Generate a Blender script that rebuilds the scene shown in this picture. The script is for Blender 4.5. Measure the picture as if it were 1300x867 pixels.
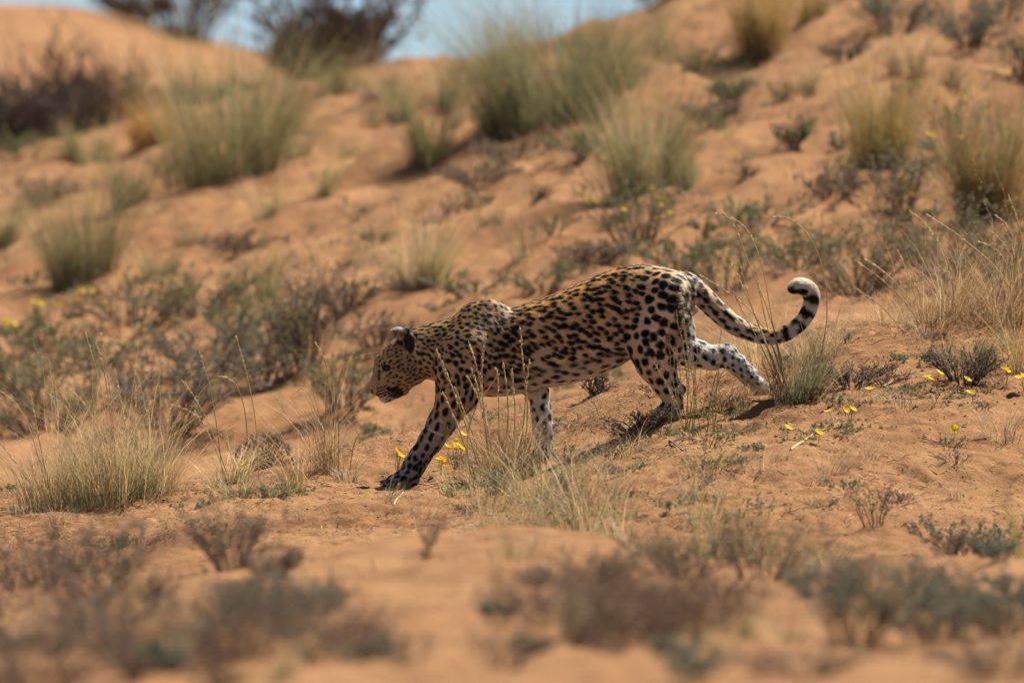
import bpy, math, random, time
import numpy as np
from mathutils import Vector, Matrix
from mathutils.kdtree import KDTree

T0 = time.time()
for o in list(bpy.data.objects):
    bpy.data.objects.remove(o)

# ------------------------------------------------------------------ camera, sky, sun, exposure
SC = bpy.context.scene
COL = SC.collection
FPX = 10500.0            # photo pixels per radian (1300 px wide photograph)
CX, CY = 650.0, 433.5

cam_d = bpy.data.cameras.new('camera')
cam = bpy.data.objects.new('camera', cam_d)
COL.objects.link(cam)
cam.location = (0, 0, 0)
cam.rotation_euler = (math.radians(90), 0, 0)
cam_d.sensor_width = 36.0
cam_d.lens = FPX * 36.0 / 1300.0
cam_d.clip_start = 0.5
cam_d.clip_end = 3000
cam_d.dof.use_dof = True
cam_d.dof.focus_distance = 29.95
cam_d.dof.aperture_fstop = 3.7
SC.camera = cam

SUN_DIR = Vector((0.42, 0.45, 0.91)).normalized()     # towards the sun: behind the leopard, to its right, high
world = bpy.data.worlds.new('World')
SC.world = world
world.use_nodes = True
wn = world.node_tree.nodes
sky = wn.new('ShaderNodeTexSky')
sky.sky_type = 'NISHITA'
sky.sun_disc = False
sky.sun_elevation = math.asin(SUN_DIR.z)
sky.sun_rotation = math.atan2(SUN_DIR.x, SUN_DIR.y)
sky.air_density = 0.62
sky.dust_density = 0.0
sky.ozone_density = 3.0
wn['Background'].inputs['Strength'].default_value = 0.05
world.node_tree.links.new(sky.outputs[0], wn['Background'].inputs['Color'])

sun_d = bpy.data.lights.new('sun', 'SUN')
sun_d.energy = 5.0
sun_d.angle = math.radians(0.53)
sun_d.color = (1.0, 0.93, 0.82)
sun = bpy.data.objects.new('sun', sun_d)
sun.rotation_euler = SUN_DIR.to_track_quat('Z', 'Y').to_euler()
sun.location = SUN_DIR * 200
COL.objects.link(sun)

SC.view_settings.view_transform = 'Standard'
SC.view_settings.look = 'None'
SC.view_settings.exposure = 0.92
SC.view_settings.gamma = 1.0
SC.view_settings.use_curve_mapping = False
SC.render.engine = 'CYCLES'
SC.cycles.use_denoising = True
SC.cycles.max_bounces = 9
SC.cycles.diffuse_bounces = 4
SC.cycles.glossy_bounces = 4
SC.cycles.transmission_bounces = 6
SC.cycles.caustics_reflective = False
SC.cycles.caustics_refractive = False
SC.cycles_curves.shape = 'THICK'

# ------------------------------------------------------------------ helpers
def lin(r, g, b):
    f = lambda c: c / 12.92 if c <= 0.04045 else ((c + 0.055) / 1.055) ** 2.4
    return np.array([f(r / 255.0), f(g / 255.0), f(b / 255.0)])

def perlin_grid(seed, n=256):
    return np.random.default_rng(seed).random((n, n)).astype(np.float64) * 2 - 1

_PG = {}
def vnoise(x, y, seed=0):
    """smooth 2-D value noise, -1..1"""
    if seed not in _PG:
        _PG[seed] = perlin_grid(seed)
    g = _PG[seed]
    xi = np.floor(x).astype(int); yi = np.floor(y).astype(int)
    fx = x - xi; fy = y - yi
    fx = fx * fx * fx * (fx * (fx * 6 - 15) + 10); fy = fy * fy * fy * (fy * (fy * 6 - 15) + 10)
    x0 = xi & 255; x1 = (xi + 1) & 255; y0 = yi & 255; y1 = (yi + 1) & 255
    a = g[x0, y0] * (1 - fx) + g[x1, y0] * fx
    b = g[x0, y1] * (1 - fx) + g[x1, y1] * fx
    return a * (1 - fy) + b * fy

def fbm(x, y, seed=0, octs=3, gain=0.5):
    s = 0; a = 1.0; f = 1.0
    for k in range(octs):
        s = s + a * vnoise(x * f + 17.3 * k, y * f - 9.1 * k, seed + k)
        a *= gain; f *= 2.03
    return s

def build_mesh(name, V, F, mat, parent=None, col=None, smooth=False):
    """V (n,3), F (m,3|4) arrays; one mesh object"""
    V = np.ascontiguousarray(V, dtype=np.float32); F = np.ascontiguousarray(F, dtype=np.int32)
    me = bpy.data.meshes.new(name)
    k = F.shape[1]
    me.vertices.add(len(V)); me.vertices.foreach_set('co', V.ravel())
    me.loops.add(F.size); me.loops.foreach_set('vertex_index', F.ravel())
    me.polygons.add(len(F)); me.polygons.foreach_set('loop_start', np.arange(0, F.size, k, dtype=np.int32))
    me.update(calc_edges=True)
    if col is not None:
        a = me.color_attributes.new('tint', 'FLOAT_COLOR', 'POINT')
        c = np.ones((len(V), 4), dtype=np.float32); c[:, :3] = col
        a.data.foreach_set('color', c.ravel())
    if smooth:
        me.polygons.foreach_set('use_smooth', np.ones(len(F), dtype=bool))
    me.materials.append(mat)
    o = bpy.data.objects.new(name, me)
    COL.objects.link(o)
    if parent is not None:
        o.parent = parent
    return o

def thing(name, label, cat, loc=(0, 0, 0), group=None):
    o = bpy.data.objects.new(name, None)
    o.empty_display_size = 0.1
    COL.objects.link(o)
    o.location = loc
    o['label'] = label; o['category'] = cat
    if group:
        o['group'] = group
    return o

class Geo:
    """collects ribbons, tubes and small faces for ONE mesh (quads only; triangles are quads with a repeated corner avoided)"""
    def __init__(s):
        s.v = []; s.f = []; s.c = []; s.n = 0
    def add(s, V, F, C):
        V = np.asarray(V, float).reshape(-1, 3)
        C = np.asarray(C, float)
        if C.ndim == 1:
            C = np.tile(C, (len(V), 1))
        s.v.append(V); s.f.append(np.asarray(F) + s.n); s.c.append(C.reshape(-1, 3)); s.n += len(V)
    def ribbons(s, P, W, C, side=None, rng=None):
        """P (n,k,3) centre lines, W (n,k) widths, C (n,k,3) colours"""
        n, k, _ = P.shape
        if side is None:
            a = rng.random(n) * 2 * np.pi
            side = np.stack([np.cos(a), np.sin(a), np.zeros(n)], 1)
        L = P - side[:, None, :] * W[..., None] * 0.5
        R = P + side[:, None, :] * W[..., None] * 0.5
        V = np.stack([L, R], 2).reshape(n * k * 2, 3)
        base = (np.arange(n) * k * 2)[:, None] + (np.arange(k - 1) * 2)[None, :]
        F = np.stack([base, base + 1, base + 3, base + 2], -1).reshape(-1, 4)
        s.add(V, F, np.repeat(C, 2, axis=1).reshape(-1, 3))
    def tubes(s, P, R, C, sides=3):
        n, k, _ = P.shape
        d = np.gradient(P, axis=1)
        d /= np.linalg.norm(d, axis=2, keepdims=True) + 1e-9
        up = np.where(np.abs(d[..., 2:3]) > 0.9, np.array([1.0, 0, 0]), np.array([0, 0, 1.0]))
        a = np.cross(d, up); a /= np.linalg.norm(a, axis=2, keepdims=True) + 1e-9
        b = np.cross(d, a)
        th = np.arange(sides) / sides * 2 * np.pi
        V = P[:, :, None, :] + R[:, :, None, None] * (a[:, :, None, :] * np.cos(th)[None, None, :, None] + b[:, :, None, :] * np.sin(th)[None, None, :, None])
        V = V.reshape(-1, 3)
        i = np.arange(n)[:, None, None] * k * sides + np.arange(k - 1)[None, :, None] * sides
        j = np.arange(sides)[None, None, :]
        j2 = (j + 1) % sides
        F = np.stack([i + j, i + j2, i + j2 + sides, i + j + sides], -1).reshape(-1, 4)
        s.add(V, F, np.repeat(C, sides, axis=1).reshape(-1, 3))
    def leaves(s, P, D, L, W, C, rng):
        """diamond leaves at P (n,3) along D (n,3), length L (n), width W (n), folded slightly"""
        n = len(P)
        r = rng.normal(size=(n, 3))
        a = np.cross(D, r); a /= np.linalg.norm(a, axis=1, keepdims=True) + 1e-9
        b = np.cross(D, a)
        m = P + D * (L * 0.45)[:, None] + b * (L * 0.08)[:, None]
        V = np.stack([P, m + a * (W * 0.5)[:, None], P + D * L[:, None], m - a * (W * 0.5)[:, None]], 1).reshape(-1, 3)
        F = np.arange(n * 4).reshape(n, 4)
        s.add(V, F, np.repeat(C[:, None, :], 4, axis=1).reshape(-1, 3))
    def build(s, name, mat, parent=None, smooth=False):
        return build_mesh(name, np.concatenate(s.v), np.concatenate(s.f), mat, parent, np.concatenate(s.c), smooth)

# ------------------------------------------------------------------ materials
def new_mat(name):
    m = bpy.data.materials.new(name); m.use_nodes = True
    nt = m.node_tree
    for n in list(nt.nodes):
        nt.nodes.remove(n)
    out = nt.nodes.new('ShaderNodeOutputMaterial')
    return m, nt, out

def plant_material(name, rough=0.6, transl=0.35, spec=0.25):
    m, nt, out = new_mat(name)
    at = nt.nodes.new('ShaderNodeAttribute'); at.attribute_name = 'tint'
    p = nt.nodes.new('ShaderNodeBsdfPrincipled')
    p.inputs['Roughness'].default_value = rough
    p.inputs['Specular IOR Level'].default_value = spec
    nt.links.new(at.outputs['Color'], p.inputs['Base Color'])
    if transl > 0:
        t = nt.nodes.new('ShaderNodeBsdfTranslucent')
        nt.links.new(at.outputs['Color'], t.inputs['Color'])
        mx = nt.nodes.new('ShaderNodeMixShader'); mx.inputs[0].default_value = transl
        nt.links.new(p.outputs[0], mx.inputs[1]); nt.links.new(t.outputs[0], mx.inputs[2])
        nt.links.new(mx.outputs[0], out.inputs[0])
    else:
        nt.links.new(p.outputs[0], out.inputs[0])
    return m

M_GRASS = plant_material('grass_blades', 0.5, 0.48, 0.4)
M_LEAF = plant_material('herb_leaves', 0.6, 0.3, 0.3)
M_WOOD = plant_material('dry_twigs', 0.8, 0.0, 0.2)
M_PETAL = plant_material('flower_petals', 0.5, 0.6, 0.2)
M_CLOD = plant_material('sand_clods', 0.95, 0.0, 0.1)

def sand_material():
    m, nt, out = new_mat('dune_sand')
    N, Lk = nt.nodes.new, nt.links.new
    geo = N('ShaderNodeNewGeometry')
    mp = N('ShaderNodeMapping'); mp.inputs['Scale'].default_value = (1, 1, 1)
    Lk(geo.outputs['Position'], mp.inputs['Vector'])
    n1 = N('ShaderNodeTexNoise'); n1.inputs['Scale'].default_value = 1.3; n1.inputs['Detail'].default_value = 5
    n2 = N('ShaderNodeTexNoise'); n2.inputs['Scale'].default_value = 14; n2.inputs['Detail'].default_value = 6; n2.inputs['Roughness'].default_value = 0.65
    n3 = N('ShaderNodeTexNoise'); n3.inputs['Scale'].default_value = 260; n3.inputs['Detail'].default_value = 3
    for n in (n1, n2, n3):
        Lk(mp.outputs[0], n.inputs['Vector'])
    r1 = N('ShaderNodeValToRGB')
    r1.color_ramp.elements[0].position = 0.32; r1.color_ramp.elements[0].color = (0.315, 0.156, 0.068, 1)
    r1.color_ramp.elements[1].position = 0.70; r1.color_ramp.elements[1].color = (0.435, 0.240, 0.110, 1)
    Lk(n1.outputs['Fac'], r1.inputs[0])
    r2 = N('ShaderNodeValToRGB')
    r2.color_ramp.elements[0].position = 0.30; r2.color_ramp.elements[0].color = (0.62, 0.57, 0.54, 1)
    r2.color_ramp.elements[1].position = 0.66; r2.color_ramp.elements[1].color = (1.06, 1.06, 1.06, 1)
    Lk(n2.outputs['Fac'], r2.inputs[0])
    r3 = N('ShaderNodeValToRGB')
    r3.color_ramp.elements[0].position = 0.33; r3.color_ramp.elements[0].color = (0.60, 0.56, 0.54, 1)
    r3.color_ramp.elements[1].position = 0.62; r3.color_ramp.elements[1].color = (1.14, 1.14, 1.14, 1)
    Lk(n3.outputs['Fac'], r3.inputs[0])
    m1 = N('ShaderNodeMix'); m1.data_type = 'RGBA'; m1.blend_type = 'MULTIPLY'; m1.inputs[0].default_value = 0.8
    Lk(r1.outputs[0], m1.inputs[6]); Lk(r2.outputs[0], m1.inputs[7])
    m2 = N('ShaderNodeMix'); m2.data_type = 'RGBA'; m2.blend_type = 'MULTIPLY'; m2.inputs[0].default_value = 0.8
    Lk(m1.outputs[2], m2.inputs[6]); Lk(r3.outputs[0], m2.inputs[7])
    p = N('ShaderNodeBsdfPrincipled'); p.inputs['Roughness'].default_value = 0.92
    p.inputs['Specular IOR Level'].default_value = 0.12
    Lk(m2.outputs[2], p.inputs['Base Color'])
    # fine relief: grains and little clods
    n4 = N('ShaderNodeTexNoise'); n4.inputs['Scale'].default_value = 90; n4.inputs['Detail'].default_value = 5; n4.inputs['Roughness'].default_value = 0.7
    Lk(mp.outputs[0], n4.inputs['Vector'])
    b1 = N('ShaderNodeBump'); b1.inputs['Strength'].default_value = 0.8; b1.inputs['Distance'].default_value = 0.012
    Lk(n4.outputs['Fac'], b1.inputs['Height'])
    b2 = N('ShaderNodeBump'); b2.inputs['Strength'].default_value = 0.4; b2.inputs['Distance'].default_value = 0.03
    Lk(n2.outputs['Fac'], b2.inputs['Height']); Lk(b1.outputs[0], b2.inputs['Normal'])
    Lk(b2.outputs[0], p.inputs['Normal'])
    Lk(p.outputs[0], out.inputs[0])
    return m
M_SAND = sand_material()

# ------------------------------------------------------------------ terrain
def X_of(px, y): return (px - CX) / FPX * y
def Z_of(py, y): return (CY - py) / FPX * y

ROWS = [   # distance from the camera, then (photo column, photo row) pairs along that distance
    (-30, [(-40000, 'z', -1.9), (40000, 'z', -1.9)]),
    (0,   [(-40000, 'z', -1.5), (40000, 'z', -1.5)]),
    (8,   [(0, 'z', -0.80), (1300, 'z', -0.78)]),
    (12,  [(0, 'z', -0.66), (650, 'z', -0.60), (1300, 'z', -0.63)]),
    (16,  [(0, 885), (400, 872), (650, 862), (900, 880), (1300, 872)]),
    (20,  [(0, 806), (400, 772), (650, 762), (900, 790), (1300, 782)]),
    (24,  [(0, 748), (150, 738), (300, 706), (430, 696), (550, 683), (650, 673), (760, 684), (850, 706), (1000, 726), (1150, 712), (1300, 706)]),
    (25.6, [(0, 770), (300, 745), (650, 728), (1000, 750), (1300, 742)]),
    (27.3, [(0, 722), (300, 696), (500, 690), (650, 682), (800, 676), (1000, 676), (1300, 682)]),
    (28.7, [(0, 684), (150, 676), (300, 648), (450, 640), (600, 638), (750, 618), (880, 580), (1000, 570), (1100, 572), (1300, 590)]),
    (30,  [(0, 648), (100, 642), (200, 630), (330, 612), (420, 612), (500, 617), (600, 606), (690, 588), (760, 562), (855, 530), (930, 517), (975, 507), (1100, 482), (1200, 474), (1300, 474)]),
    (31.3, [(0, 624), (100, 624), (240, 611), (300, 603), (380, 585), (470, 556), (530, 546), (600, 530), (700, 514), (740, 502), (784, 486), (820, 481), (880, 470), (960, 447), (1056, 414), (1158, 406), (1300, 386)]),
    (33,  [(0, 690), (400, 640), (700, 575), (1000, 500), (1300, 455)]),
    (36,  [(0, 632), (400, 580), (700, 520), (1000, 440), (1300, 392)]),
    (40,  [(0, 500), (400, 430), (700, 360), (1000, 288), (1300, 240)]),
    (45,  [(0, 352), (400, 270), (700, 200), (1000, 138), (1300, 60)]),
    (50,  [(0, 242), (400, 162), (700, 105), (1000, 22), (1300, -60)]),
    (55,  [(0, 195), (200, 160), (400, 106), (480, 84), (600, 76), (700, 56), (800, 26), (1000, -60), (1300, -150)]),
    (61,  [(0, 238), (400, 130), (600, 98), (800, 45), (1000, -50), (1300, -140)]),
    (75,  [(0, 235), (400, 150), (650, 115), (1000, 20), (1300, -60)]),
    (100, [(0, 6), (100, 10), (170, 24), (230, 44), (330, 66), (480, 88), (650, 110), (1000, 60), (1300, 0)]),
    (112, [(0, 30), (230, 60), (480, 110), (1000, 90), (1300, 50)]),
    (150, [(-8000, 'z', 1.0), (8000, 'z', 1.5)]),
    (300, [(-8000, 'z', -1.0), (8000, 'z', 0.0)]),
    (900, [(-8000, 'z', -3.0), (8000, 'z', -3.0)]),
]

def axis(segments):
    out = [segments[0][0]]
    for a, b, step0, step1 in segments:
        x = a
        while x < b - 1e-6:
            f = (x - a) / (b - a)
            x += step0 * (1 - f) + step1 * f
            out.append(min(x, b))
    return np.array(sorted(set(np.round(out, 5))))

gx_half = axis([(0, 2.1, 0.0145, 0.0145), (2.1, 4.5, 0.02, 0.12), (4.5, 16, 0.15, 0.9), (16, 400, 2, 60)])
GX = np.concatenate([-gx_half[:0:-1], gx_half])
GY = axis([(-30, 8, 3, 0.5), (8, 14, 0.4, 0.08), (14, 26.6, 0.07, 0.05), (26.6, 32.2, 0.017, 0.017), (32.2, 36, 0.05, 0.06), (36, 60, 0.07, 0.10), (60, 115, 0.25, 0.5), (115, 900, 2, 90)])

def row_profile(y, pts):
    xs, zs = [], []
    for p in pts:
        if p[1] == 'z':
            xs.append(X_of(p[0], max(y, 20))); zs.append(p[2])
        else:
            xs.append(X_of(p[0], y)); zs.append(Z_of(p[1], y))
    xs = np.array(xs); zs = np.array(zs)
    x0, x1 = xs[0], xs[-1]
    span = (x1 - x0)
    z = np.interp(GX, xs, zs)
    # beyond the picture the slope eases out to level
    sl = (zs[-1] - zs[0]) / span
    e = 1.2 * span
    z = np.where(GX > x1, zs[-1] + sl * e * (1 - np.exp(-(GX - x1) / e)), z)
    z = np.where(GX < x0, zs[0] - sl * e * (1 - np.exp(-(x0 - GX) / e)), z)
    # round the corners of the polyline
    w = max(0.05 * span, 0.02) * 0.5
    zz = np.zeros_like(z); tot = 0
    for k in (-2, -1, 0, 1, 2):
        g = math.exp(-k * k / 2.0)
        zz += g * np.interp(GX + k * w * 0.6, GX, z); tot += g
    return zz / tot

RY = np.array([r[0] for r in ROWS], float)
RZ = np.stack([row_profile(r[0], r[1]) for r in ROWS])          # rows x nx
def pchip_rows(ry, rz, yq):
    h = np.diff(ry); d = np.diff(rz, axis=0) / h[:, None]
    m = np.zeros_like(rz)
    for i in range(1, len(ry) - 1):
        a, b = d[i - 1], d[i]
        w1 = 2 * h[i] + h[i - 1]; w2 = h[i] + 2 * h[i - 1]
        with np.errstate(divide='ignore', invalid='ignore'):
            mm = (w1 + w2) / (w1 / a + w2 / b)
        m[i] = np.where(a * b > 0, mm, 0)
    m[0] = d[0]; m[-1] = d[-1]
    i = np.clip(np.searchsorted(ry, yq) - 1, 0, len(ry) - 2)
    t = ((yq - ry[i]) / h[i])[:, None]
    h_ = h[i][:, None]
    return ((2 * t**3 - 3 * t**2 + 1) * rz[i] + (t**3 - 2 * t**2 + t) * h_ * m[i] + (-2 * t**3 + 3 * t**2) * rz[i + 1] + (t**3 - t**2) * h_ * m[i + 1])
HZ = pchip_rows(RY, RZ, GY)                                      # ny x nx
YY, XX = np.meshgrid(GY, GX, indexing='ij')

def bell(v, a, b, s):
    return 1 / (1 + np.exp(-(v - a) / s)) * 1 / (1 + np.exp((v - b) / s))
nearw = bell(YY, 26.5, 32.5, 0.3)
bgw = bell(YY, 34.5, 62, 0.8)
HZ += 0.030 * fbm(XX * 0.9, YY * 0.7, 11, 2) * (0.35 + bgw * 1.0) * np.clip((YY - 10) / 6, 0, 1) * (1 - 0.5 * nearw)
# hillside: soft lumps and trampled terraces that follow the fall of the slope
tilt = YY * 0.5 - XX * 1.0
HZ += bgw * (0.040 * fbm(XX * 1.7 + 3, YY * 1.5, 21, 3) + 0.048 * fbm(XX * 0.8 + YY * 0.35 + 1, tilt * 2.6, 29, 3) + 0.020 * fbm(XX * 6, YY * 3.2, 25, 2))
# sharp zone: trampled, clodded sand
n_ = fbm(XX * 7, YY * 6, 31, 3)
HZ += nearw * (0.010 * n_ + 0.0075 * fbm(XX * 24, YY * 20, 37, 3) + 0.014 * fbm(XX * 2.2, YY * 1.6, 33, 2))
pit = fbm(XX * 9 + 40, YY * 6 + 3, 41, 2)
HZ -= nearw * 0.016 * np.clip(pit - 0.42, 0, 1) * 2.0
HZ += bell(YY, 13, 26.5, 0.5) * 0.018 * fbm(XX * 5, YY * 3, 51, 3)
# little ledge of undercut sand below the hind feet
lx = XX; ly = YY
edge = 29.62 + 0.05 * np.sin(lx * 5) + 0.03 * vnoise(lx * 6, lx * 0 + 0.5, 61)
ledge_w = np.clip((lx - 0.52) / 0.15, 0, 1) * np.clip((1.25 - lx) / 0.2, 0, 1)
HZ -= ledge_w * 0.035 * (1 / (1 + np.exp((ly - edge) / 0.012))) * np.exp(-np.clip(edge - ly, 0, 9) / 0.5)

# paw prints along the way the leopard came, and older tracks across the ridge
_tr = np.random.default_rng(8)
_prints = [(px, py) for px, py in ((1010, 530), (1062, 508), (1100, 512), (1150, 494), (1196, 492), (1245, 482), (930, 534), (770, 575), (720, 600), (905, 548))]
for _ in range(70):
    _prints.append((_tr.uniform(20, 1290), None))
for px, py in _prints:
    yy_ = _tr.uniform(28.0, 31.2) if py is None else 29.9 + _tr.normal(0, 0.12)
    xx_ = X_of(px, yy_); rr = _tr.uniform(0.028, 0.05)
    d_ = np.sqrt((XX - xx_) ** 2 + (YY - yy_) ** 2) / rr
    near_ = d_ < 4
    HZ[near_] += (-0.017 * np.exp(-d_[near_] ** 2 * 1.2) + 0.007 * np.exp(-((d_[near_] - 1.5) / 0.45) ** 2)) * _tr.uniform(0.6, 1.2)

def settle(x, y, z, r):
    """press the sand to height z round (x, y)"""
    global HZ
    d2 = (XX - x) ** 2 + ((YY - y) * 1.0) ** 2
    w = np.exp(-(d2 / (r * r)) ** 1.5)
    HZ = HZ * (1 - w) + z * w

S = 29.95 / FPX                       # metres per photo pixel at the leopard
LY = 29.95                            # the leopard's mid plane
NEAR_Y, FAR_Y = -31, 31               # leg planes, photo pixels from the mid plane
for px, py, yo, r in ((516, 617, NEAR_Y, 0.10), (490, 617.8, NEAR_Y, 0.08), (842, 526, NEAR_Y, 0.12), (682, 586.5, FAR_Y, 0.11), (968, 501.5, FAR_Y, 0.13)):
    yy = LY + yo * S
    settle((px - CX) / FPX * yy, yy, (CY - py) / FPX * yy, r)

def ground_z(x, y):
    """bilinear height of the sheet"""
    i = int(np.clip(np.searchsorted(GX, x) - 1, 0, len(GX) - 2)); j = int(np.clip(np.searchsorted(GY, y) - 1, 0, len(GY) - 2))
    fx = (x - GX[i]) / (GX[i + 1] - GX[i]); fy = (y - GY[j]) / (GY[j + 1] - GY[j])
    return float((HZ[j, i] * (1 - fx) + HZ[j, i + 1] * fx) * (1 - fy) + (HZ[j + 1, i] * (1 - fx) + HZ[j + 1, i + 1] * fx) * fy)

def ground_zv(x, y):
    i = np.clip(np.searchsorted(GX, x) - 1, 0, len(GX) - 2); j = np.clip(np.searchsorted(GY, y) - 1, 0, len(GY) - 2)
    fx = (x - GX[i]) / (GX[i + 1] - GX[i]); fy = (y - GY[j]) / (GY[j + 1] - GY[j])
    return (HZ[j, i] * (1 - fx) + HZ[j, i + 1] * fx) * (1 - fy) + (HZ[j + 1, i] * (1 - fx) + HZ[j + 1, i + 1] * fx) * fy

def spot(px, py, y0=14.0, y1=112.0):
    """the point of the ground seen at a photo pixel: first hit of its ray between two distances"""
    ys = np.arange(y0, y1, 0.03)
    z = ground_zv(X_of(px, ys), ys)
    r = Z_of(py, ys)
    hit = np.nonzero(z >= r)[0]
    y = ys[hit[0]] if len(hit) else y0
    return (X_of(px, y), y, ground_z(X_of(px, y), y))

def on_ground(px, y):
    x = X_of(px, y)
    return (x, y, ground_z(x, y))

def make_ground():
    ny, nx = HZ.shape
    V = np.stack([XX, YY, HZ], -1).reshape(-1, 3)
    i = (np.arange(ny - 1)[:, None] * nx + np.arange(nx - 1)[None, :])
    F = np.stack([i, i + 1, i + nx + 1, i + nx], -1).reshape(-1, 4)
    o = build_mesh('ground', V, F, M_SAND, None, None, True)
    o['kind'] = 'structure'; o['label'] = 'orange dune sand, trampled and rising to the right'
    return o
ground = make_ground()
print('ground', HZ.shape, round(time.time() - T0, 1))

# ------------------------------------------------------------------ leopard: one continuous skin from blended volumes
# worked out in photo pixels: X along the picture, Y away from the camera, Z = photo row (down)
class Field:
    def __init__(s, lo, hi, h):
        s.lo = np.array(lo, float); s.h = h
        s.n = ((np.array(hi) - s.lo) / h).astype(int) + 1
        s.D = np.full(s.n, 60.0, dtype=np.float32)
        s.L = np.zeros(s.n, dtype=np.int8)
        s.ax = [s.lo[k] + np.arange(s.n[k]) * h for k in range(3)]
    def sub(s, lo, hi, pad):
        i0 = np.clip(((np.array(lo) - pad - s.lo) / s.h).astype(int), 0, s.n - 1)
        i1 = np.clip(((np.array(hi) + pad - s.lo) / s.h).astype(int) + 2, 1, s.n)
        sl = tuple(slice(a, b) for a, b in zip(i0, i1))
        X = s.ax[0][sl[0]][:, None, None]; Y = s.ax[1][sl[1]][None, :, None]; Z = s.ax[2][sl[2]][None, None, :]
        return sl, X, Y, Z
    def blend(s, sl, d, k, lab):
        a = s.D[sl]
        d = d.astype(np.float32)
        h = np.clip(0.5 + 0.5 * (a - d) / k, 0, 1)
        s.L[sl] = np.where(d < a, lab, s.L[sl])
        s.D[sl] = a * (1 - h) + d * h - k * h * (1 - h)
    def carve(s, sl, d, k):
        a = s.D[sl]; d = -d.astype(np.float32)
        h = np.clip(0.5 - 0.5 * (a - d) / k, 0, 1)
        s.D[sl] = a * (1 - h) + d * h + k * h * (1 - h)
    def cone(s, a, ra, b, rb, lab, k=7.0, sy=1.0):
        """tapered capsule; sy < 1 makes it narrower across (Y)"""
        a = np.array(a, float); b = np.array(b, float)
        r = max(ra, rb)
        sl, X, Y, Z = s.sub(np.minimum(a, b) - r, np.maximum(a, b) + r, 3 * k + 4)
        d0 = b - a; l2 = float(d0 @ d0) + 1e-9
        PX, PY, PZ = X - a[0], Y - a[1], Z - a[2]
        t = np.clip((PX * d0[0] + PY * d0[1] + PZ * d0[2]) / l2, 0, 1)
        q = np.sqrt((PX - t * d0[0]) ** 2 + ((PY - t * d0[1]) / sy) ** 2 + (PZ - t * d0[2]) ** 2)
        s.blend(sl, (q - (ra + (rb - ra) * t)) * min(1.0, sy + 0.15), k, lab)
    def chain(s, pts, lab, k=7.0, sy=1.0):
        for (p, q) in zip(pts[:-1], pts[1:]):
            s.cone(p[:3], p[3], q[:3], q[3], lab, k, sy)
    def ell(s, c, r, lab, k=6.0, rot=0.0, carve=False):
        """ellipsoid, rot = turn in the picture plane (degrees)"""
        c = np.array(c, float); r = np.array(r, float); R = r.max()
        sl, X, Y, Z = s.sub(c - R, c + R, 3 * k + 4)
        ca, sa = math.cos(math.radians(rot)), math.sin(math.radians(rot))
        x = X - c[0]; z = Z - c[2]
        u = (x * ca + z * sa) / r[0]; w = (-x * sa + z * ca) / r[2]; v = (Y - c[1]) / r[1]
        q = np.sqrt(u * u + v * v + w * w)
        d = (q - 1) * min(r) * np.ones_like(Y + X + Z)
        if carve:
            s.carve(sl, d, k)
        else:
            s.blend(sl, d, k, lab)

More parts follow.
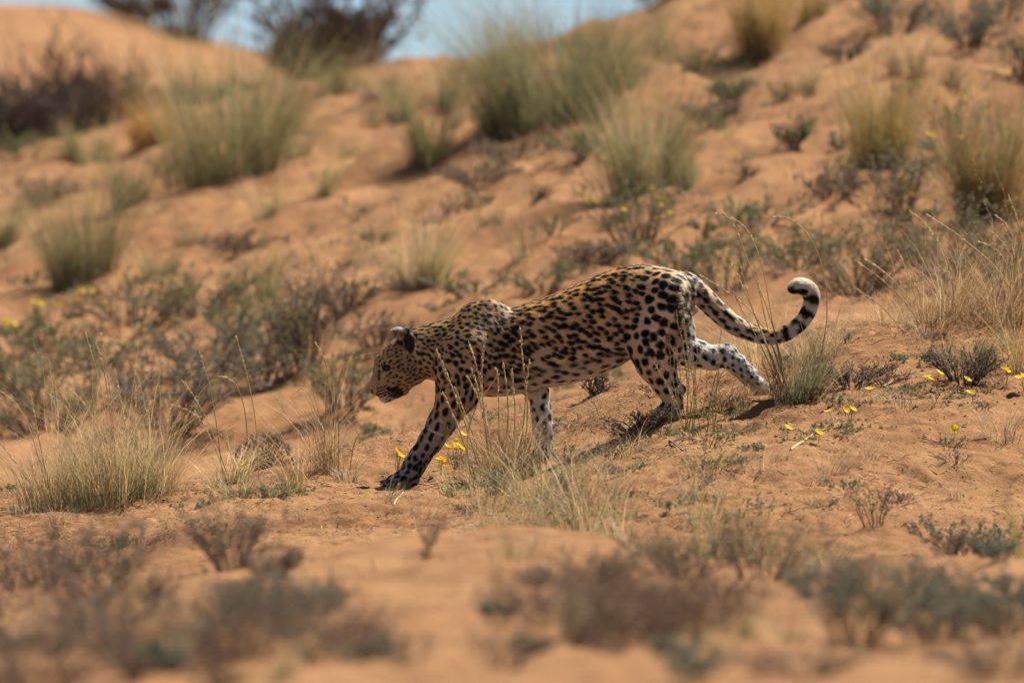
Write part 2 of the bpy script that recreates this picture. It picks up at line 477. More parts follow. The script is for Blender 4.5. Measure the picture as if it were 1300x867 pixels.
TR, SH, HD, FN, FF, HN, HF, TL, EAR = range(9)
def leopard_field():
    f = Field((460, -66, 322), (1050, 66, 626), 1.5)
    # trunk: station x, top row, bottom row, half width
    st = np.array([(528, 421, 470, 20), (545, 414, 474, 27), (562, 408, 482, 32), (580, 402, 492, 38), (600, 396, 500, 43), (622, 393, 502, 47), (650, 391, 500, 50), (690, 379, 491, 51),
                   (730, 363, 484, 50), (760, 349, 474, 46), (790, 338, 461, 42), (820, 335.5, 438, 40), (848, 341, 424, 37), (868, 348, 408, 30), (880, 356, 396, 18)], float)
    sl, X, Y, Z = f.sub((520, -60, 330), (892, 60, 510), 0)
    xs = X[:, 0, 0]
    def smooth_interp(col):
        v = np.interp(xs, st[:, 0], st[:, col])
        k = 9; ker = np.hanning(2 * k + 3)[1:-1]; ker /= ker.sum()
        vp = np.concatenate([np.full(k, v[0]), v, np.full(k, v[-1])])
        return np.convolve(vp, ker, 'valid')[:len(v)]
    top, bot, hw = [smooth_interp(c)[:, None, None] for c in (1, 2, 3)]
    c = (top + bot) / 2; hh = (bot - top) / 2
    # deeper, egg-shaped ribs: widest a little below the middle, narrow spine
    zz = (Z - c) / hh
    wy = hw * (1 - 0.16 * np.clip(-zz, 0, 1) ** 1.2 - 0.05 * np.clip(zz, 0, 1))
    q = (np.abs(Y / wy) ** 2.2 + np.abs(zz) ** 2.2) ** (1 / 2.2)
    d = (q - 1) * np.minimum(hh, hw)
    endd = np.maximum(527 - X, X - 881)
    d = np.maximum(d, endd)
    f.blend(sl, d, 2.0, TR)
    # neck and shoulder masses
    f.cone((522, 0, 447), 24, (566, 0, 446), 33, SH, 10)
    f.cone((540, 0, 446), 28, (596, 0, 450), 40, SH, 12)
    for y, w in ((-1, 1.0), (1, 1.0)):
        # shoulder blade ridge, shoulder muscle
        f.cone((620, 15 * y, 393), 13 if y < 0 else 11, (590, 36 * y, 450), 23, SH, 14)
        f.cone((634, 18 * y, 400), 11, (602, 36 * y, 452), 21, SH, 13)
        f.cone((600, 12 * y, 401), 14.5, (580, 30 * y, 446), 20, SH, 16)
    # near foreleg, reaching forward and planted
    N, Fy = NEAR_Y, FAR_Y
    f.chain([(598, -33, 440, 25), (577, -36, 470, 25), (578, N - 3, 498, 23), (575, N - 1, 512, 20), (561, N, 537, 16.8), (547, N, 560, 14.2), (534, N, 578, 12.4), (526, N, 592, 12.6), (517, N, 604, 12.2)], FN, 7)
    f.cone((602, -36, 462), 23, (594, N - 1, 506), 14, FN, 9)           # triceps and point of elbow
    f.cone((523, N, 601), 10, (500, N, 611), 9.2, FN, 4, 1.25)            # paw
    for i, dy in enumerate((-11.5, -4, 4, 11)):
        L = (494, 488, 487.5, 492)[i]
        f.cone((506, N + dy * 0.8, 610.5), 6.0, (L, N + dy, 613.5), 4.9, FN, 2.2)
    f.cone((526, N, 609), 7, (520, N, 613), 6, FN, 3)                     # heel pad
    # far foreleg, upright
    f.chain([(640, 34, 450, 22), (664, Fy + 2, 478, 18), (684, Fy, 500, 12.6), (687, Fy, 522, 12.2), (690, Fy, 545, 12.0), (691, Fy, 562, 10.6), (690, Fy, 574, 10.2)], FF, 6)
    f.cone((690, Fy, 576), 9.4, (680, Fy, 581), 8.6, FF, 4, 1.2)
    for dy in (-10, -3.5, 3.5, 10):
        f.cone((684, Fy + dy * 0.8, 581), 5.4, (672, Fy + dy, 583.5), 4.5, FF, 2.2)
    # near hind leg, standing
    f.chain([(846, -22, 374, 30), (842, -28, 398, 31), (829, -31, 438, 29), (833, N - 1, 462, 23.5), (843, N, 484, 16), (851, N, 499, 12.2), (855, N, 511, 10.6), (854, N, 519, 10)], HN, 8)
    f.cone((812, -27, 430), 20, (826, -30, 452), 20, HN, 10)
    f.cone((852, -24, 402), 20, (850, -30, 440), 14, HN, 9)
    f.cone((851, N, 491), 8.5, (863, N, 494), 7, HN, 5)                  # hock
    f.cone((855, N, 518), 9, (841, N, 521), 8.4, HN, 4, 1.2)
    for dy in (-10, -3.5, 3.5, 10):
        f.cone((845, N + dy * 0.8, 521), 5.4, (832, N + dy, 523.5), 4.5, HN, 2.2)
    # far hind leg, pushing off behind
    f.chain([(848, 24, 385, 26), (854, 28, 415, 25), (863, Fy, 440, 21), (880, Fy, 449, 17.5), (902, Fy, 454, 14.6), (924, Fy, 452.5, 13.4)], HF, 6)
    f.chain([(924, Fy, 452.5, 13.6), (936, Fy, 462, 12.4), (951, Fy, 477, 11), (963, Fy, 489, 9.8)], HF, 4)
    f.cone((916, Fy, 446), 9, (927, Fy, 444), 7.5, HF, 4)                # point of hock
    f.cone((964, Fy, 489), 9.0, (969, Fy, 496), 8.0, HF, 3, 1.25)
    for dy in (-9.5, -3.2, 3.2, 9.5):
        f.cone((967, Fy + dy * 0.8, 495), 5.2, (963.5, Fy + dy, 499.0), 4.3, HF, 2.0)
    # rump into tail
    f.cone((852, 0, 372), 28, (870, 0, 366), 17.5, TR, 9)
    tail = [(866, 0, 362, 17), (880, 0, 368, 14.5), (893, 1, 378, 12.2), (912, 3, 396, 11.4), (932, 5, 412, 10.6), (954, 6, 422.5, 9.4), (976, 6, 427.5, 8.4), (994, 5, 424.5, 8.2), (1010, 4, 415.5, 8.0),
            (1022, 3, 403, 8.0), (1029, 2, 389, 8.2), (1030.5, 1, 376, 8.8), (1025, 0, 366.5, 9.0), (1015, -1, 363, 8.4), (1008, -2, 365, 6.6)]
    tp = np.array(tail, float); dense = []
    for i in range(len(tp) - 1):
        a, b, c, d = tp[max(i - 1, 0)], tp[i], tp[i + 1], tp[min(i + 2, len(tp) - 1)]
        for u in (0, 0.25, 0.5, 0.75):
            dense.append(0.5 * (2 * b + (c - a) * u + (2 * a - 5 * b + 4 * c - d) * u * u + (3 * b - a - 3 * c + d) * u ** 3))
    dense.append(tp[-1]); tail = [tuple(q) for q in dense]
    f.chain(tail, TL, 2.5)
    # ---- head (turned a little towards the camera)
    th = math.radians(11)
    def hp(x, y, z):
        dx = x - 522
        return (522 + dx * math.cos(th) + y * -math.sin(th) , y * math.cos(th) + dx * math.sin(th), z)
    def he(c, r, k=5, rot=0, carve=False): f.ell(hp(*c), r, HD, k, rot, carve)
    he((513.5, 0, 452), (25, 25, 25), 5)                       # skull
    he((501, 0, 454), (19, 21, 17), 7, -58)                  # forehead
    f.cone(hp(486, 0, 459), 11.5, hp(480, 0, 483), 8.8, HD, 5)     # bridge of the nose
    f.cone(hp(479, 0, 485), 9.0, hp(476.0, 0, 494.5), 7.2, HD, 4)
    for y in (-1, 1):
        he((507, 15 * y, 471), (19, 15, 19), 7)              # cheek
        f.cone(hp(488.5, 12.5 * y, 461), 7.0, hp(498, 18 * y, 462), 7.5, HD, 6)   # brow
        f.cone(hp(490, 15 * y, 474), 6.5, hp(505, 20 * y, 476), 8, HD, 5)     # cheekbone
        he((484.5, 7.5 * y, 494), (10.5, 8.5, 9.5), 4)       # upper lip pads
        he((487, 16.5 * y, 467.2), (3.6, 3.2, 2.8), 2.0, 30, True)   # eye socket
    f.cone(hp(487, 0, 487), 13, hp(505, 0, 478), 19, HD, 6)
    f.cone(hp(489, 0, 503.5), 8.0, hp(508, 0, 491), 12, HD, 5)     # chin and jaw
    f.cone(hp(505, -8, 488), 10, hp(524, -10, 476), 13, HD, 6)
    f.cone(hp(505, 8, 488), 10, hp(524, 10, 476), 13, HD, 6)
    # throat into neck
    f.cone(hp(522, 0, 460), 22, (548, 0, 452), 26, SH, 8)
    # ears: thin rounded shells, open to the front
    for y, c in ((-1, (511, -19, 433)), (1, (508, 19, 431))):
        c = np.array(hp(*c)); e = f
        e.ell(c + np.array([2.0, 0, 1.0]), (12.5, 8.0, 17.0), EAR, 5.0, -16)
        e.ell(c + np.array([-5.0, -5.5, 1.0]) if y < 0 else c + np.array([-7.5, 1.0, 1.0]), (8.6, 7.4, 12.0), EAR, 1.8, -16, True)
    return f, hp, tail

def surface_nets(f):
    D = f.D; nx, ny, nz = D.shape
    ins = D < 0
    c8 = np.zeros((nx - 1, ny - 1, nz - 1), dtype=np.int8)
    for a in (0, 1):
        for b in (0, 1):
            for c in (0, 1):
                c8 += ins[a:nx - 1 + a, b:ny - 1 + b, c:nz - 1 + c]
    act = np.argwhere((c8 > 0) & (c8 < 8))
    idx = -np.ones((nx - 1, ny - 1, nz - 1), dtype=np.int32)
    idx[act[:, 0], act[:, 1], act[:, 2]] = np.arange(len(act))
    acc = np.zeros((len(act), 3)); cnt = np.zeros(len(act))
    corners = np.array([(a, b, c) for a in (0, 1) for b in (0, 1) for c in (0, 1)])
    for i in range(8):
        for ax in range(3):
            if corners[i][ax] == 0:
                p = corners[i]; q = p.copy(); q[ax] = 1
                A = D[act[:, 0] + p[0], act[:, 1] + p[1], act[:, 2] + p[2]]
                B = D[act[:, 0] + q[0], act[:, 1] + q[1], act[:, 2] + q[2]]
                m = (A < 0) != (B < 0)
                t = np.where(m, A / np.where(m, A - B, 1), 0)
                pos = np.tile(p.astype(float), (len(act), 1)); pos[:, ax] += t
                acc[m] += pos[m]; cnt[m] += 1
    V = f.lo + (act + acc / cnt[:, None]) * f.h
    Q = []
    for ax in range(3):
        o1, o2 = (ax + 1) % 3, (ax + 2) % 3
        s0 = [slice(1, -1)] * 3; s0[ax] = slice(0, -1)
        s1 = [slice(1, -1)] * 3; s1[ax] = slice(1, None)
        a, b = ins[tuple(s0)], ins[tuple(s1)]
        e = np.argwhere(a != b)
        flip = a[e[:, 0], e[:, 1], e[:, 2]]
        e = e + 1; e[:, ax] -= 1
        def cell(d1, d2):
            k = e.copy(); k[:, o1] -= d1; k[:, o2] -= d2
            return idx[k[:, 0], k[:, 1], k[:, 2]]
        q = np.stack([cell(1, 1), cell(0, 1), cell(0, 0), cell(1, 0)], 1)
        q[~flip] = q[~flip][:, ::-1]
        Q.append(q)
    Q = np.concatenate(Q)
    lab = f.L[act[:, 0], act[:, 1], act[:, 2]]
    return V, Q, lab, act

def smooth_mesh(V, Q, it=2, lam=0.5):
    e = np.concatenate([Q[:, [0, 1]], Q[:, [1, 2]], Q[:, [2, 3]], Q[:, [3, 0]]])
    for _ in range(it):
        acc = np.zeros_like(V); cnt = np.zeros(len(V))
        np.add.at(acc, e[:, 0], V[e[:, 1]]); np.add.at(cnt, e[:, 0], 1)
        V = V * (1 - lam) + lam * acc / np.maximum(cnt, 1)[:, None]
    return V

def noise3(P, seed, s):
    return (vnoise(P[:, 0] * s + P[:, 1] * s * 0.7, P[:, 2] * s - P[:, 1] * s * 0.4, seed))

def make_leopard():
    rng = np.random.default_rng(5)
    f, hp, tail = leopard_field()
    V, Q, lab, act = surface_nets(f)
    V = smooth_mesh(V, Q, 3)
    # keep only the largest sheet is not needed: the field is one blended volume
    A, B, C = V[Q[:, 0]], V[Q[:, 1]], V[Q[:, 3]]
    fn = np.cross(V[Q[:, 2]] - A, V[Q[:, 3]] - V[Q[:, 1]])
    area = 0.5 * np.linalg.norm(fn, axis=1)
    vn = np.zeros_like(V)
    for k in range(4):
        np.add.at(vn, Q[:, k], fn)
    vn /= np.linalg.norm(vn, axis=1, keepdims=True) + 1e-9
    cen = V.mean(0)
    if (np.einsum('ij,ij->i', vn, V - cen)).mean() < 0:          # outward
        vn = -vn
    tpts = np.array([p[:3] for p in tail])
    tl = np.concatenate([[0], np.cumsum(np.linalg.norm(np.diff(tpts, axis=0), axis=1))])

    def tail_s(P):
        best = np.full(len(P), 1e9); s = np.zeros(len(P))
        for i in range(len(tpts) - 1):
            d = tpts[i + 1] - tpts[i]; l2 = d @ d
            t = np.clip(((P - tpts[i]) @ d) / l2, 0, 1)
            q = np.linalg.norm(P - tpts[i] - t[:, None] * d, axis=1)
            m = q < best
            best[m] = q[m]; s[m] = (tl[i] + t * math.sqrt(l2))[m]
        return s / tl[-1]

    def flow_of(P, n, L):
        """direction the coat lies, tangent to the skin"""
        F = np.tile(np.array([1.0, 0, 0.25]), (len(P), 1))
        legs = np.isin(L, (FN, FF, HN, HF))
        down = np.clip((P[:, 2] - np.where(np.isin(L, (FN, FF)), 455, 415)) / 40, 0, 1)
        ld = np.array([(-0.35, 0, 1.0), (0, 0, 1.0), (0.25, 0, 1.0), (0.6, 0, 0.8)])
        for k, l in enumerate((FN, FF, HN, HF)):
            m = L == l
            F[m] = F[m] * (1 - down[m])[:, None] + ld[k] * down[m][:, None]
        m = (L == FN) & (P[:, 2] > 603); F[m] = (-1, 0, 0.35)
        m = (L == HD); F[m] = (0.9, 0, -0.35)
        m = (L == EAR); F[m] = (0.25, 0, -1)
        m = (L == SH); F[m] = (0.95, 0, 0.45)
        m = L == TL
        if m.any():
            s = tail_s(P[m]); k = np.clip((s * (len(tpts) - 1)).astype(int), 0, len(tpts) - 2)
            # segment by arc length
            k = np.clip(np.searchsorted(tl / tl[-1], s) - 1, 0, len(tpts) - 2)
            d = tpts[k + 1] - tpts[k]; F[m] = d / np.linalg.norm(d, axis=1, keepdims=True)
        F = F - n * np.einsum('ij,ij->i', F, n)[:, None]
        return F / (np.linalg.norm(F, axis=1, keepdims=True) + 1e-6)

    # ---- markings: spacing and size by region
    x, z, ny_ = V[:, 0], V[:, 2], vn[:, 1]
    spacing = np.full(len(V), 15.0); size = np.full(len(V), 5.0); ros = np.zeros(len(V), bool); elong = np.full(len(V), 1.25)
    tr = (lab == TR)
    flank = tr & (x > 636) & (x < 812) & (vn[:, 2] > -0.80)
    spacing[flank] = 13.4; size[flank] = 4.55; ros[flank] = True
    spine = (lab == TR) & (vn[:, 2] < -0.78); spacing[spine] = 7.2; size[spine] = 3.6; elong[spine] = 1.7; ros[spine] = False
    sh = (lab == SH) | (tr & (x < 640) & ~spine); spacing[sh] = 6.9; size[sh] = 3.3; elong[sh] = 1.2
    nk = (lab == SH) & (x < 575); spacing[nk] = 6.0; size[nk] = 2.6; elong[nk] = 1.5
    bl = tr & (vn[:, 2] > 0.55); spacing[bl] = 13; size[bl] = 4.6; elong[bl] = 1.5; ros[bl] = False
    rump = tr & (x >= 812) & ~spine; spacing[rump] = 10.6; size[rump] = 5.3; ros[rump] = False
    m = lab == FN; spacing[m] = 8.0; size[m] = 3.8; elong[m] = 1.3
    m = (lab == FN) & (z > 500); spacing[m] = 11.2; size[m] = 4.8; elong[m] = 1.6
    m = (lab == FN) & (z > 575); spacing[m] = 7.6; size[m] = 3.9; elong[m] = 1.4
    m = (lab == FF); spacing[m] = 11.5; size[m] = 4.2; elong[m] = 1.2
    m = (lab == HN); spacing[m] = 11.6; size[m] = 6.0; elong[m] = 1.2
    m = (lab == HN) & (z > 470); spacing[m] = 11.0; size[m] = 4.8; elong[m] = 1.25
    m = (lab == HF); spacing[m] = 11.5; size[m] = 4.7; elong[m] = 1.25
    m = (lab == HF) & (x > 918); spacing[m] = 7.0; size[m] = 3.0; elong[m] = 1.3
    m = lab == TL; spacing[m] = 9.4; size[m] = 4.4; elong[m] = 1.7
    m = lab == HD; spacing[m] = 5.0; size[m] = 2.05; elong[m] = 1.35
    m = lab == EAR; spacing[m] = 4; size[m] = 0.05
    alive = np.ones(len(V), bool); order = rng.permutation(len(V)); centres = []
    for i in order:
        if not alive[i]:
            continue
        centres.append(i)
        d = V - V[i]
        near = (np.abs(d[:, 0]) < spacing[i]) & (np.abs(d[:, 2]) < spacing[i])
        j = np.nonzero(near)[0]
        alive[j[np.einsum('ij,ij->i', d[j], d[j]) < spacing[i] ** 2]] = False
    centres = np.array(centres)
    fl = flow_of(V[centres], vn[centres], lab[centres])
    cr = np.cross(vn[centres], fl)
    blobs = []      # centre, flow, cross, half length, half width
    tint_c = []
    for q, i in enumerate(centres):
        p, s, el = V[i], size[i], elong[i]
        if ros[i]:
            tint_c.append((p, s * 1.75))
            nb = rng.choice([2, 3, 3, 4]); a0 = rng.random() * 6.28
            for b in range(nb):
                a = a0 + b * 6.28 / nb * 0.92 + rng.normal() * 0.18
                r = s * (1.12 if nb > 2 else 0.95)
                c = p + (fl[q] * math.cos(a) * r * 1.15 + cr[q] * math.sin(a) * r)
                sz = s * (0.86 if nb > 2 else 1.0) * rng.uniform(0.82, 1.1)
                blobs.append((c, fl[q], cr[q], sz * 1.22, sz * 0.82))
            continue
        sz = s * rng.uniform(0.82, 1.15)
        e = math.sqrt(el * rng.uniform(0.8, 1.2))
        blobs.append((p, fl[q], cr[q], sz * e, sz / e))
        if lab[i] in (HN, TR) and rng.random() < 0.22:      # doubled spot
            a = rng.random() * 6.28
            blobs.append((p + (fl[q] * math.cos(a) + cr[q] * math.sin(a)) * sz * 0.8, fl[q], cr[q], sz * 0.75, sz * 0.7))
    bc = np.array([b[0] for b in blobs]); bf = np.array([b[1] for b in blobs]); bx = np.array([b[2] for b in blobs])
    bl_, bw = np.array([b[3] for b in blobs]), np.array([b[4] for b in blobs])
    kd = KDTree(len(bc))
    for i, c in enumerate(bc):
        kd.insert(c, i)
    kd.balance()
    tc = np.array([t[0] for t in tint_c]); trad = np.array([t[1] for t in tint_c])
    kt = KDTree(len(tc))
    for i, c in enumerate(tc):
        kt.insert(c, i)
    kt.balance()

    eye_c = np.array(hp(486.5, -18.0, 467.2)); mouth_c = np.array(hp(498.5, -15, 499.5)); nose_c = np.array(hp(471.5, 0, 495.5))
    near_ear = np.array(hp(511, -19, 433))

    def coat(P, n, L, soft=0.16):
        """coat colour at skin points (photo pixel space)"""
        up = -n[:, 2]                                   # 1 on the back, -1 on the belly
        N = len(P)
        dorsal = np.array([0.51, 0.29, 0.105]); side = np.array([0.42, 0.275, 0.160]); low = np.array([0.56, 0.46, 0.37]); white = np.array([0.78, 0.74, 0.68])
        c = np.tile(side, (N, 1))
        w = np.clip((up + 0.05) * 1.3, 0, 1)[:, None]; c = c * (1 - w) + dorsal * w
        w = np.clip((-up - 0.15) * 1.3, 0, 1)[:, None] * (L == TR)[:, None]; c = c * (1 - w) + low * w
        # ochre over shoulder and neck, paler rear flank
        w = (np.clip((700 - P[:, 0]) / 120, 0, 1) * np.isin(L, (SH, TR, FN, HD)))[:, None] * 0.5; c = c * (1 - w) + np.array([0.44, 0.262, 0.112]) * w
        w = np.clip((P[:, 0] - 760) / 90, 0, 1)[:, None] * np.isin(L, (TR, HN))[:, None] * 0.45; c = c * (1 - w) + np.array([0.50, 0.36, 0.245]) * w
        # legs: pale inside
        for l, sgn in ((FN, 1), (FF, -1), (HN, 1), (HF, -1)):
            m = (L == l)
            w = np.clip(0.45 + n[:, 1] * sgn * 0.9, 0, 1) * m
            if l in (FN, HN):
                w = w * np.clip((n[:, 1] * sgn) * 2, 0, 1)
            w = w[:, None]; c = c * (1 - w) + white * w
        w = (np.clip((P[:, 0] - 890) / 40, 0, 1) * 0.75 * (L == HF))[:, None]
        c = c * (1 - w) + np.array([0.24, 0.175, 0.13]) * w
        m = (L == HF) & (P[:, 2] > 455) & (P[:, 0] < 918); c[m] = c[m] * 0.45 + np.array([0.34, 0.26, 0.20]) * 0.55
        w = (np.clip((P[:, 2] - 505) / 80, 0, 1) * (L == FN))[:, None]
        c = c * (1 - w) + np.array([0.41, 0.295, 0.205]) * w
        # tail: tawny above, white under, white end
        m = L == TL
        s = np.zeros(N)
        if m.any():
            s[m] = tail_s(P[m])
            w = np.clip(0.3 - up * 0.9 + (s - 0.45) * 1.2, 0, 1)[:, None] * m[:, None]
            c = c * (1 - w) + white * w
        # head: pale lip, chin and eye patch
        hd = L == HD
        w = np.clip((P[:, 2] - 502) / 8, 0, 1)[:, None] * hd[:, None]; c = c * (1 - w) + np.array([0.62, 0.55, 0.47]) * w
        br = hd & (P[:, 0] < 483); c[br] = c[br] * 0.5 + np.array([0.34, 0.20, 0.115]) * 0.5
        # ---- dark
        jit = np.stack([noise3(P, 71, 0.22), noise3(P, 72, 0.22), noise3(P, 73, 0.22)], 1) * 1.5
        J = P + jit
        dark = np.zeros(N); tint = np.zeros(N)
        for i in range(N):
            best = 9.0
            for (_, k, dist) in kd.find_n(J[i], 4):
                if dist > 14:
                    break
                d = J[i] - bc[k]
                u = (d @ bf[k]) / bl_[k]; v = (d @ bx[k]) / bw[k]
                h = d - bf[k] * (d @ bf[k]) - bx[k] * (d @ bx[k])
                r = math.sqrt(u * u + v * v + (h @ h) / 90.0)
                if r < best:
                    best = r
            dark[i] = best
            if L[i] == TR:
                _, k, dist = kt.find(P[i])
                if k is not None and dist < trad[k]:
                    tint[i] = 1
        c = np.where(tint[:, None] > 0, c * np.array([0.88, 0.78, 0.62]), c)
        blk = np.clip((1.0 + soft - dark) / (2 * soft), 0, 1)
        muz = hd & (P[:, 0] < 487) & (P[:, 2] > 474)
        blk[muz] *= 0.0
        blk[hd & (P[:, 0] < 480)] *= 0.4
        # dark rings on the end of the tail, then the white tip
        if m.any():
            tn = n[:, 0] * 0.75 - n[:, 2] * 0.25
            outer = np.clip((tn - 0.45) * 6 + noise3(P, 76, 0.15), 0, 1)  # rim light put into the colour: rings left out on the sunward side
            patch = np.clip(0.55 + np.sin(s * 84 + noise3(P, 75, 0.12) * 1.6 + n[:, 1] * 0.8) * 1.4, 0, 1)
            endz = m & (s > 0.60)
            blk = np.where(endz, patch * (1 - outer), blk)
            blk = np.where(m & (s > 0.89), np.where(n[:, 2] > 0.1 + noise3(P, 77, 0.2) * 0.3, 1.0, 0.0), blk)
        # head marks: black lip corner, whisker rows, eye rim, tear line
        dm = np.linalg.norm((P - mouth_c) * np.array([1, 0.6, 1.25]), axis=1)
        blk = np.where(hd & (dm < 9.8), 1.0, blk)
        row = np.sin((P[:, 2] * 0.93 + P[:, 0] * 0.34) * 1.75)
        wp = hd & (P[:, 0] > 477.5) & (P[:, 0] < 493) & (P[:, 2] > 490.5) & (P[:, 2] < 504)
        blk = np.where(wp & (row > 0.05), 1.0, blk)
        blk = np.where(hd & (P[:, 0] < 481) & (P[:, 2] > 488) & (P[:, 2] > 505 - (P[:, 0] - 468) * 0.5), 1.0, blk)
        de = np.linalg.norm((P - eye_c) * np.array([0.85, 0.5, 1.2]), axis=1)
        blk = np.where(hd & (de < 5.4), 1.0, blk)
        tear = hd & (np.abs((P[:, 0] - 481.5) + (P[:, 2] - 476) * 0.05) < 1.5) & (P[:, 2] > 470) & (P[:, 2] < 483)
        blk = np.where(tear, 0.9, blk)
        # ears: tawny inside, black back with a pale spot; rim light painted as pale edges
        er = L == EAR
        front = (n[:, 0] < -0.1)
        c = np.where(er[:, None], np.array([0.36, 0.225, 0.125]), c)
        back = er & ~front
        blk = np.where(back, 1.0, np.where(er, 0.0, blk))
        rim = er & (P[:, 2] < 420.2) & (P[:, 0] < 512)
        blk = np.where(rim, 0.0, blk); c = np.where(rim[:, None], white, c)
        ps = back & (np.abs(P[:, 2] - 436 - (P[:, 0] - 520) * 0.5) < 2.6)
        blk = np.where(ps, 0.0, blk); c = np.where(ps[:, None], np.array([0.66, 0.58, 0.46]), c)
        be = ((P[:, 0] - 519.5) / 6.8) ** 2 + ((P[:, 2] - 436 + (P[:, 0] - 519) * -0.25) / 12.0) ** 2 + noise3(P, 78, 0.35) * 0.3
        zone = (P[:, 1] < -6) & np.isin(L, (HD, SH, EAR, TR))
        blk = np.where(zone & (be < 1.0) & (P[:, 0] > 512.5), 0.95, blk)
        eg = zone & (be >= 1.0) & (be < 1.75) & (P[:, 0] > 520.5) & (P[:, 2] < 446)
        blk = np.where(eg, 0.05, blk); c = np.where(eg[:, None], np.array([0.60, 0.47, 0.29]), c)
        tan = 1 - np.clip((c.min(axis=1) - 0.30) / 0.25, 0, 1)
        c = np.clip(c * (1 + ((0.62 + 0.34 * np.clip((P[:, 0] - 625) / 80, 0, 1)) * ~np.isin(L, (HD, EAR)) + 0.45 * (L == HD)) * tan)[:, None] * (1 - tan[:, None] * np.array([0.13, 0.02, -0.10])), 0, 0.86)
        black = np.array([0.006, 0.005, 0.0045])
        return c * (1 - blk[:, None]) + black * blk[:, None]

    def world_pts(P):
        y = LY + P[:, 1] * S
        return np.stack([(P[:, 0] - CX) * S, y, (CY - P[:, 2]) * S], 1)

    base = np.array([(700 - CX) * S, LY, (CY - 580) * S])
    root = thing('leopard', 'spotted leopard walking downhill with curled white-tipped tail', 'leopard', tuple(base))
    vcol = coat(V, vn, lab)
    body_mat = plant_material('leopard_skin', 0.75, 0.0, 0.15)
    Qo = Q.copy()
    W = world_pts(V)
    a, b, c_ = W[Qo[:, 0]], W[Qo[:, 1]], W[Qo[:, 2]]
    wn_ = np.cross(b - a, c_ - a)
    nm = np.stack([vn[:, 0], vn[:, 1], -vn[:, 2]], 1)
    flip = np.einsum('ij,ij->i', wn_, nm[Qo[:, 0]]).mean() < 0
    if flip:
        Qo = Qo[:, ::-1]
    body = build_mesh('body', W - base, Qo, body_mat, root, vcol, True)

    # ---- coat of short hair
    NH = 230000
    pr = area / area.sum()
    # hairs mostly matter where they can be seen; keep both sides but finer on the head
    fl_ = lab[Q[:, 0]]
    wgt = area * np.where(np.isin(fl_, (HD, EAR)), 2.6, 1.0) * np.where(fl_ == TL, 1.5, 1.0)
    wgt = wgt * np.where(vn[Q[:, 0], 1] > 0.45, 0.45, 1.0)
    pick = rng.choice(len(Q), NH, p=wgt / wgt.sum())
    u = rng.random((NH, 1)); v = rng.random((NH, 1))
    q = Q[pick]
    mixv = lambda A_: (A_[q[:, 0]] * (1 - u) + A_[q[:, 1]] * u) * (1 - v) + (A_[q[:, 3]] * (1 - u) + A_[q[:, 2]] * u) * v
    P = mixv(V); n = mixv(vn); n /= np.linalg.norm(n, axis=1, keepdims=True) + 1e-9
    L = lab[q[:, 0]]
    F = flow_of(P, n, L)
    # vertex colours already hold the markings: take them per hair, slightly varied
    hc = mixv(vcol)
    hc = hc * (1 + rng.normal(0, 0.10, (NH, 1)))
    grey = rng.random(NH) < 0.04; hc[grey] = hc[grey] * 0.5 + 0.25 * np.array([0.9, 0.75, 0.55])
    ln = np.full(NH, 3.8)
    ln[L == HD] = 2.3; ln[L == EAR] = 2.8; ln[np.isin(L, (FN, FF, HN, HF))] = 2.9
    ln[(L == FN) & (P[:, 2] > 595)] = 2.2
    ln[L == TL] = 4.6; ln[(L == TR) & (n[:, 2] > 0.45)] = 8.0
    ln[(L == SH)] = 3.2
    m = np.isin(L, (HF, HN)) & (P[:, 2] < 436) & (n[:, 0] > 0.35); ln[m] = 7.5
    hd_face = (L == HD) & (P[:, 0] < 492); ln[hd_face] = 1.5
    ln *= rng.uniform(0.7, 1.25, NH)
    lift = np.where(L == TL, 0.48, 0.38)[:, None]
    lift = np.where((L == EAR)[:, None], 0.5, lift)
    D = F + n * lift + rng.normal(0, 0.13, (NH, 3)); D /= np.linalg.norm(D, axis=1, keepdims=True)
    g = np.array([0, 0, 1.0])
    k = 4
    tt = np.linspace(0, 1, k)
    pts = P[:, None, :] - n[:, None, :] * 0.25 + D[:, None, :] * (ln[:, None] * tt[None, :])[..., None]
    bend = F - D
    pts += bend[:, None, :] * (ln[:, None] * 0.35 * tt[None, :] ** 2)[..., None]
    WP = world_pts(pts.reshape(-1, 3)) - base
    hcv = bpy.data.hair_curves.new('fur')
    hcv.add_curves([k] * NH)
    hcv.attributes['position'].data.foreach_set('vector', WP.astype(np.float32).ravel())
    rad = np.tile(np.array([0.00062, 0.00058, 0.0004, 0.00006], dtype=np.float32), NH)
    ra = hcv.attributes.get('radius') or hcv.attributes.new('radius', 'FLOAT', 'POINT')
    ra.data.foreach_set('value', rad)
    ca = hcv.attributes.new('tint', 'FLOAT_COLOR', 'CURVE')
    cc = np.ones((NH, 4), dtype=np.float32); cc[:, :3] = np.clip(hc, 0.004, 0.95)
    ca.data.foreach_set('color', cc.ravel())
    fur_mat, fnt, fout = new_mat('leopard_fur')
    fat = fnt.nodes.new('ShaderNodeAttribute'); fat.attribute_name = 'tint'
    hb = fnt.nodes.new('ShaderNodeBsdfHairPrincipled')
    hb.model = 'CHIANG'; hb.parametrization = 'COLOR'
    hb.inputs['Roughness'].default_value = 0.42; hb.inputs['Radial Roughness'].default_value = 0.55; hb.inputs['Coat'].default_value = 0.0
    hb.inputs['Random Roughness'].default_value = 0.1
    fnt.links.new(fat.outputs['Color'], hb.inputs['Color'])
    hb.inputs['IOR'].default_value = 1.38
    hp_ = fnt.nodes.new('ShaderNodeBsdfPrincipled'); hp_.inputs['Roughness'].default_value = 0.6; hp_.inputs['Specular IOR Level'].default_value = 0.2
    ht = fnt.nodes.new('ShaderNodeBsdfTranslucent')
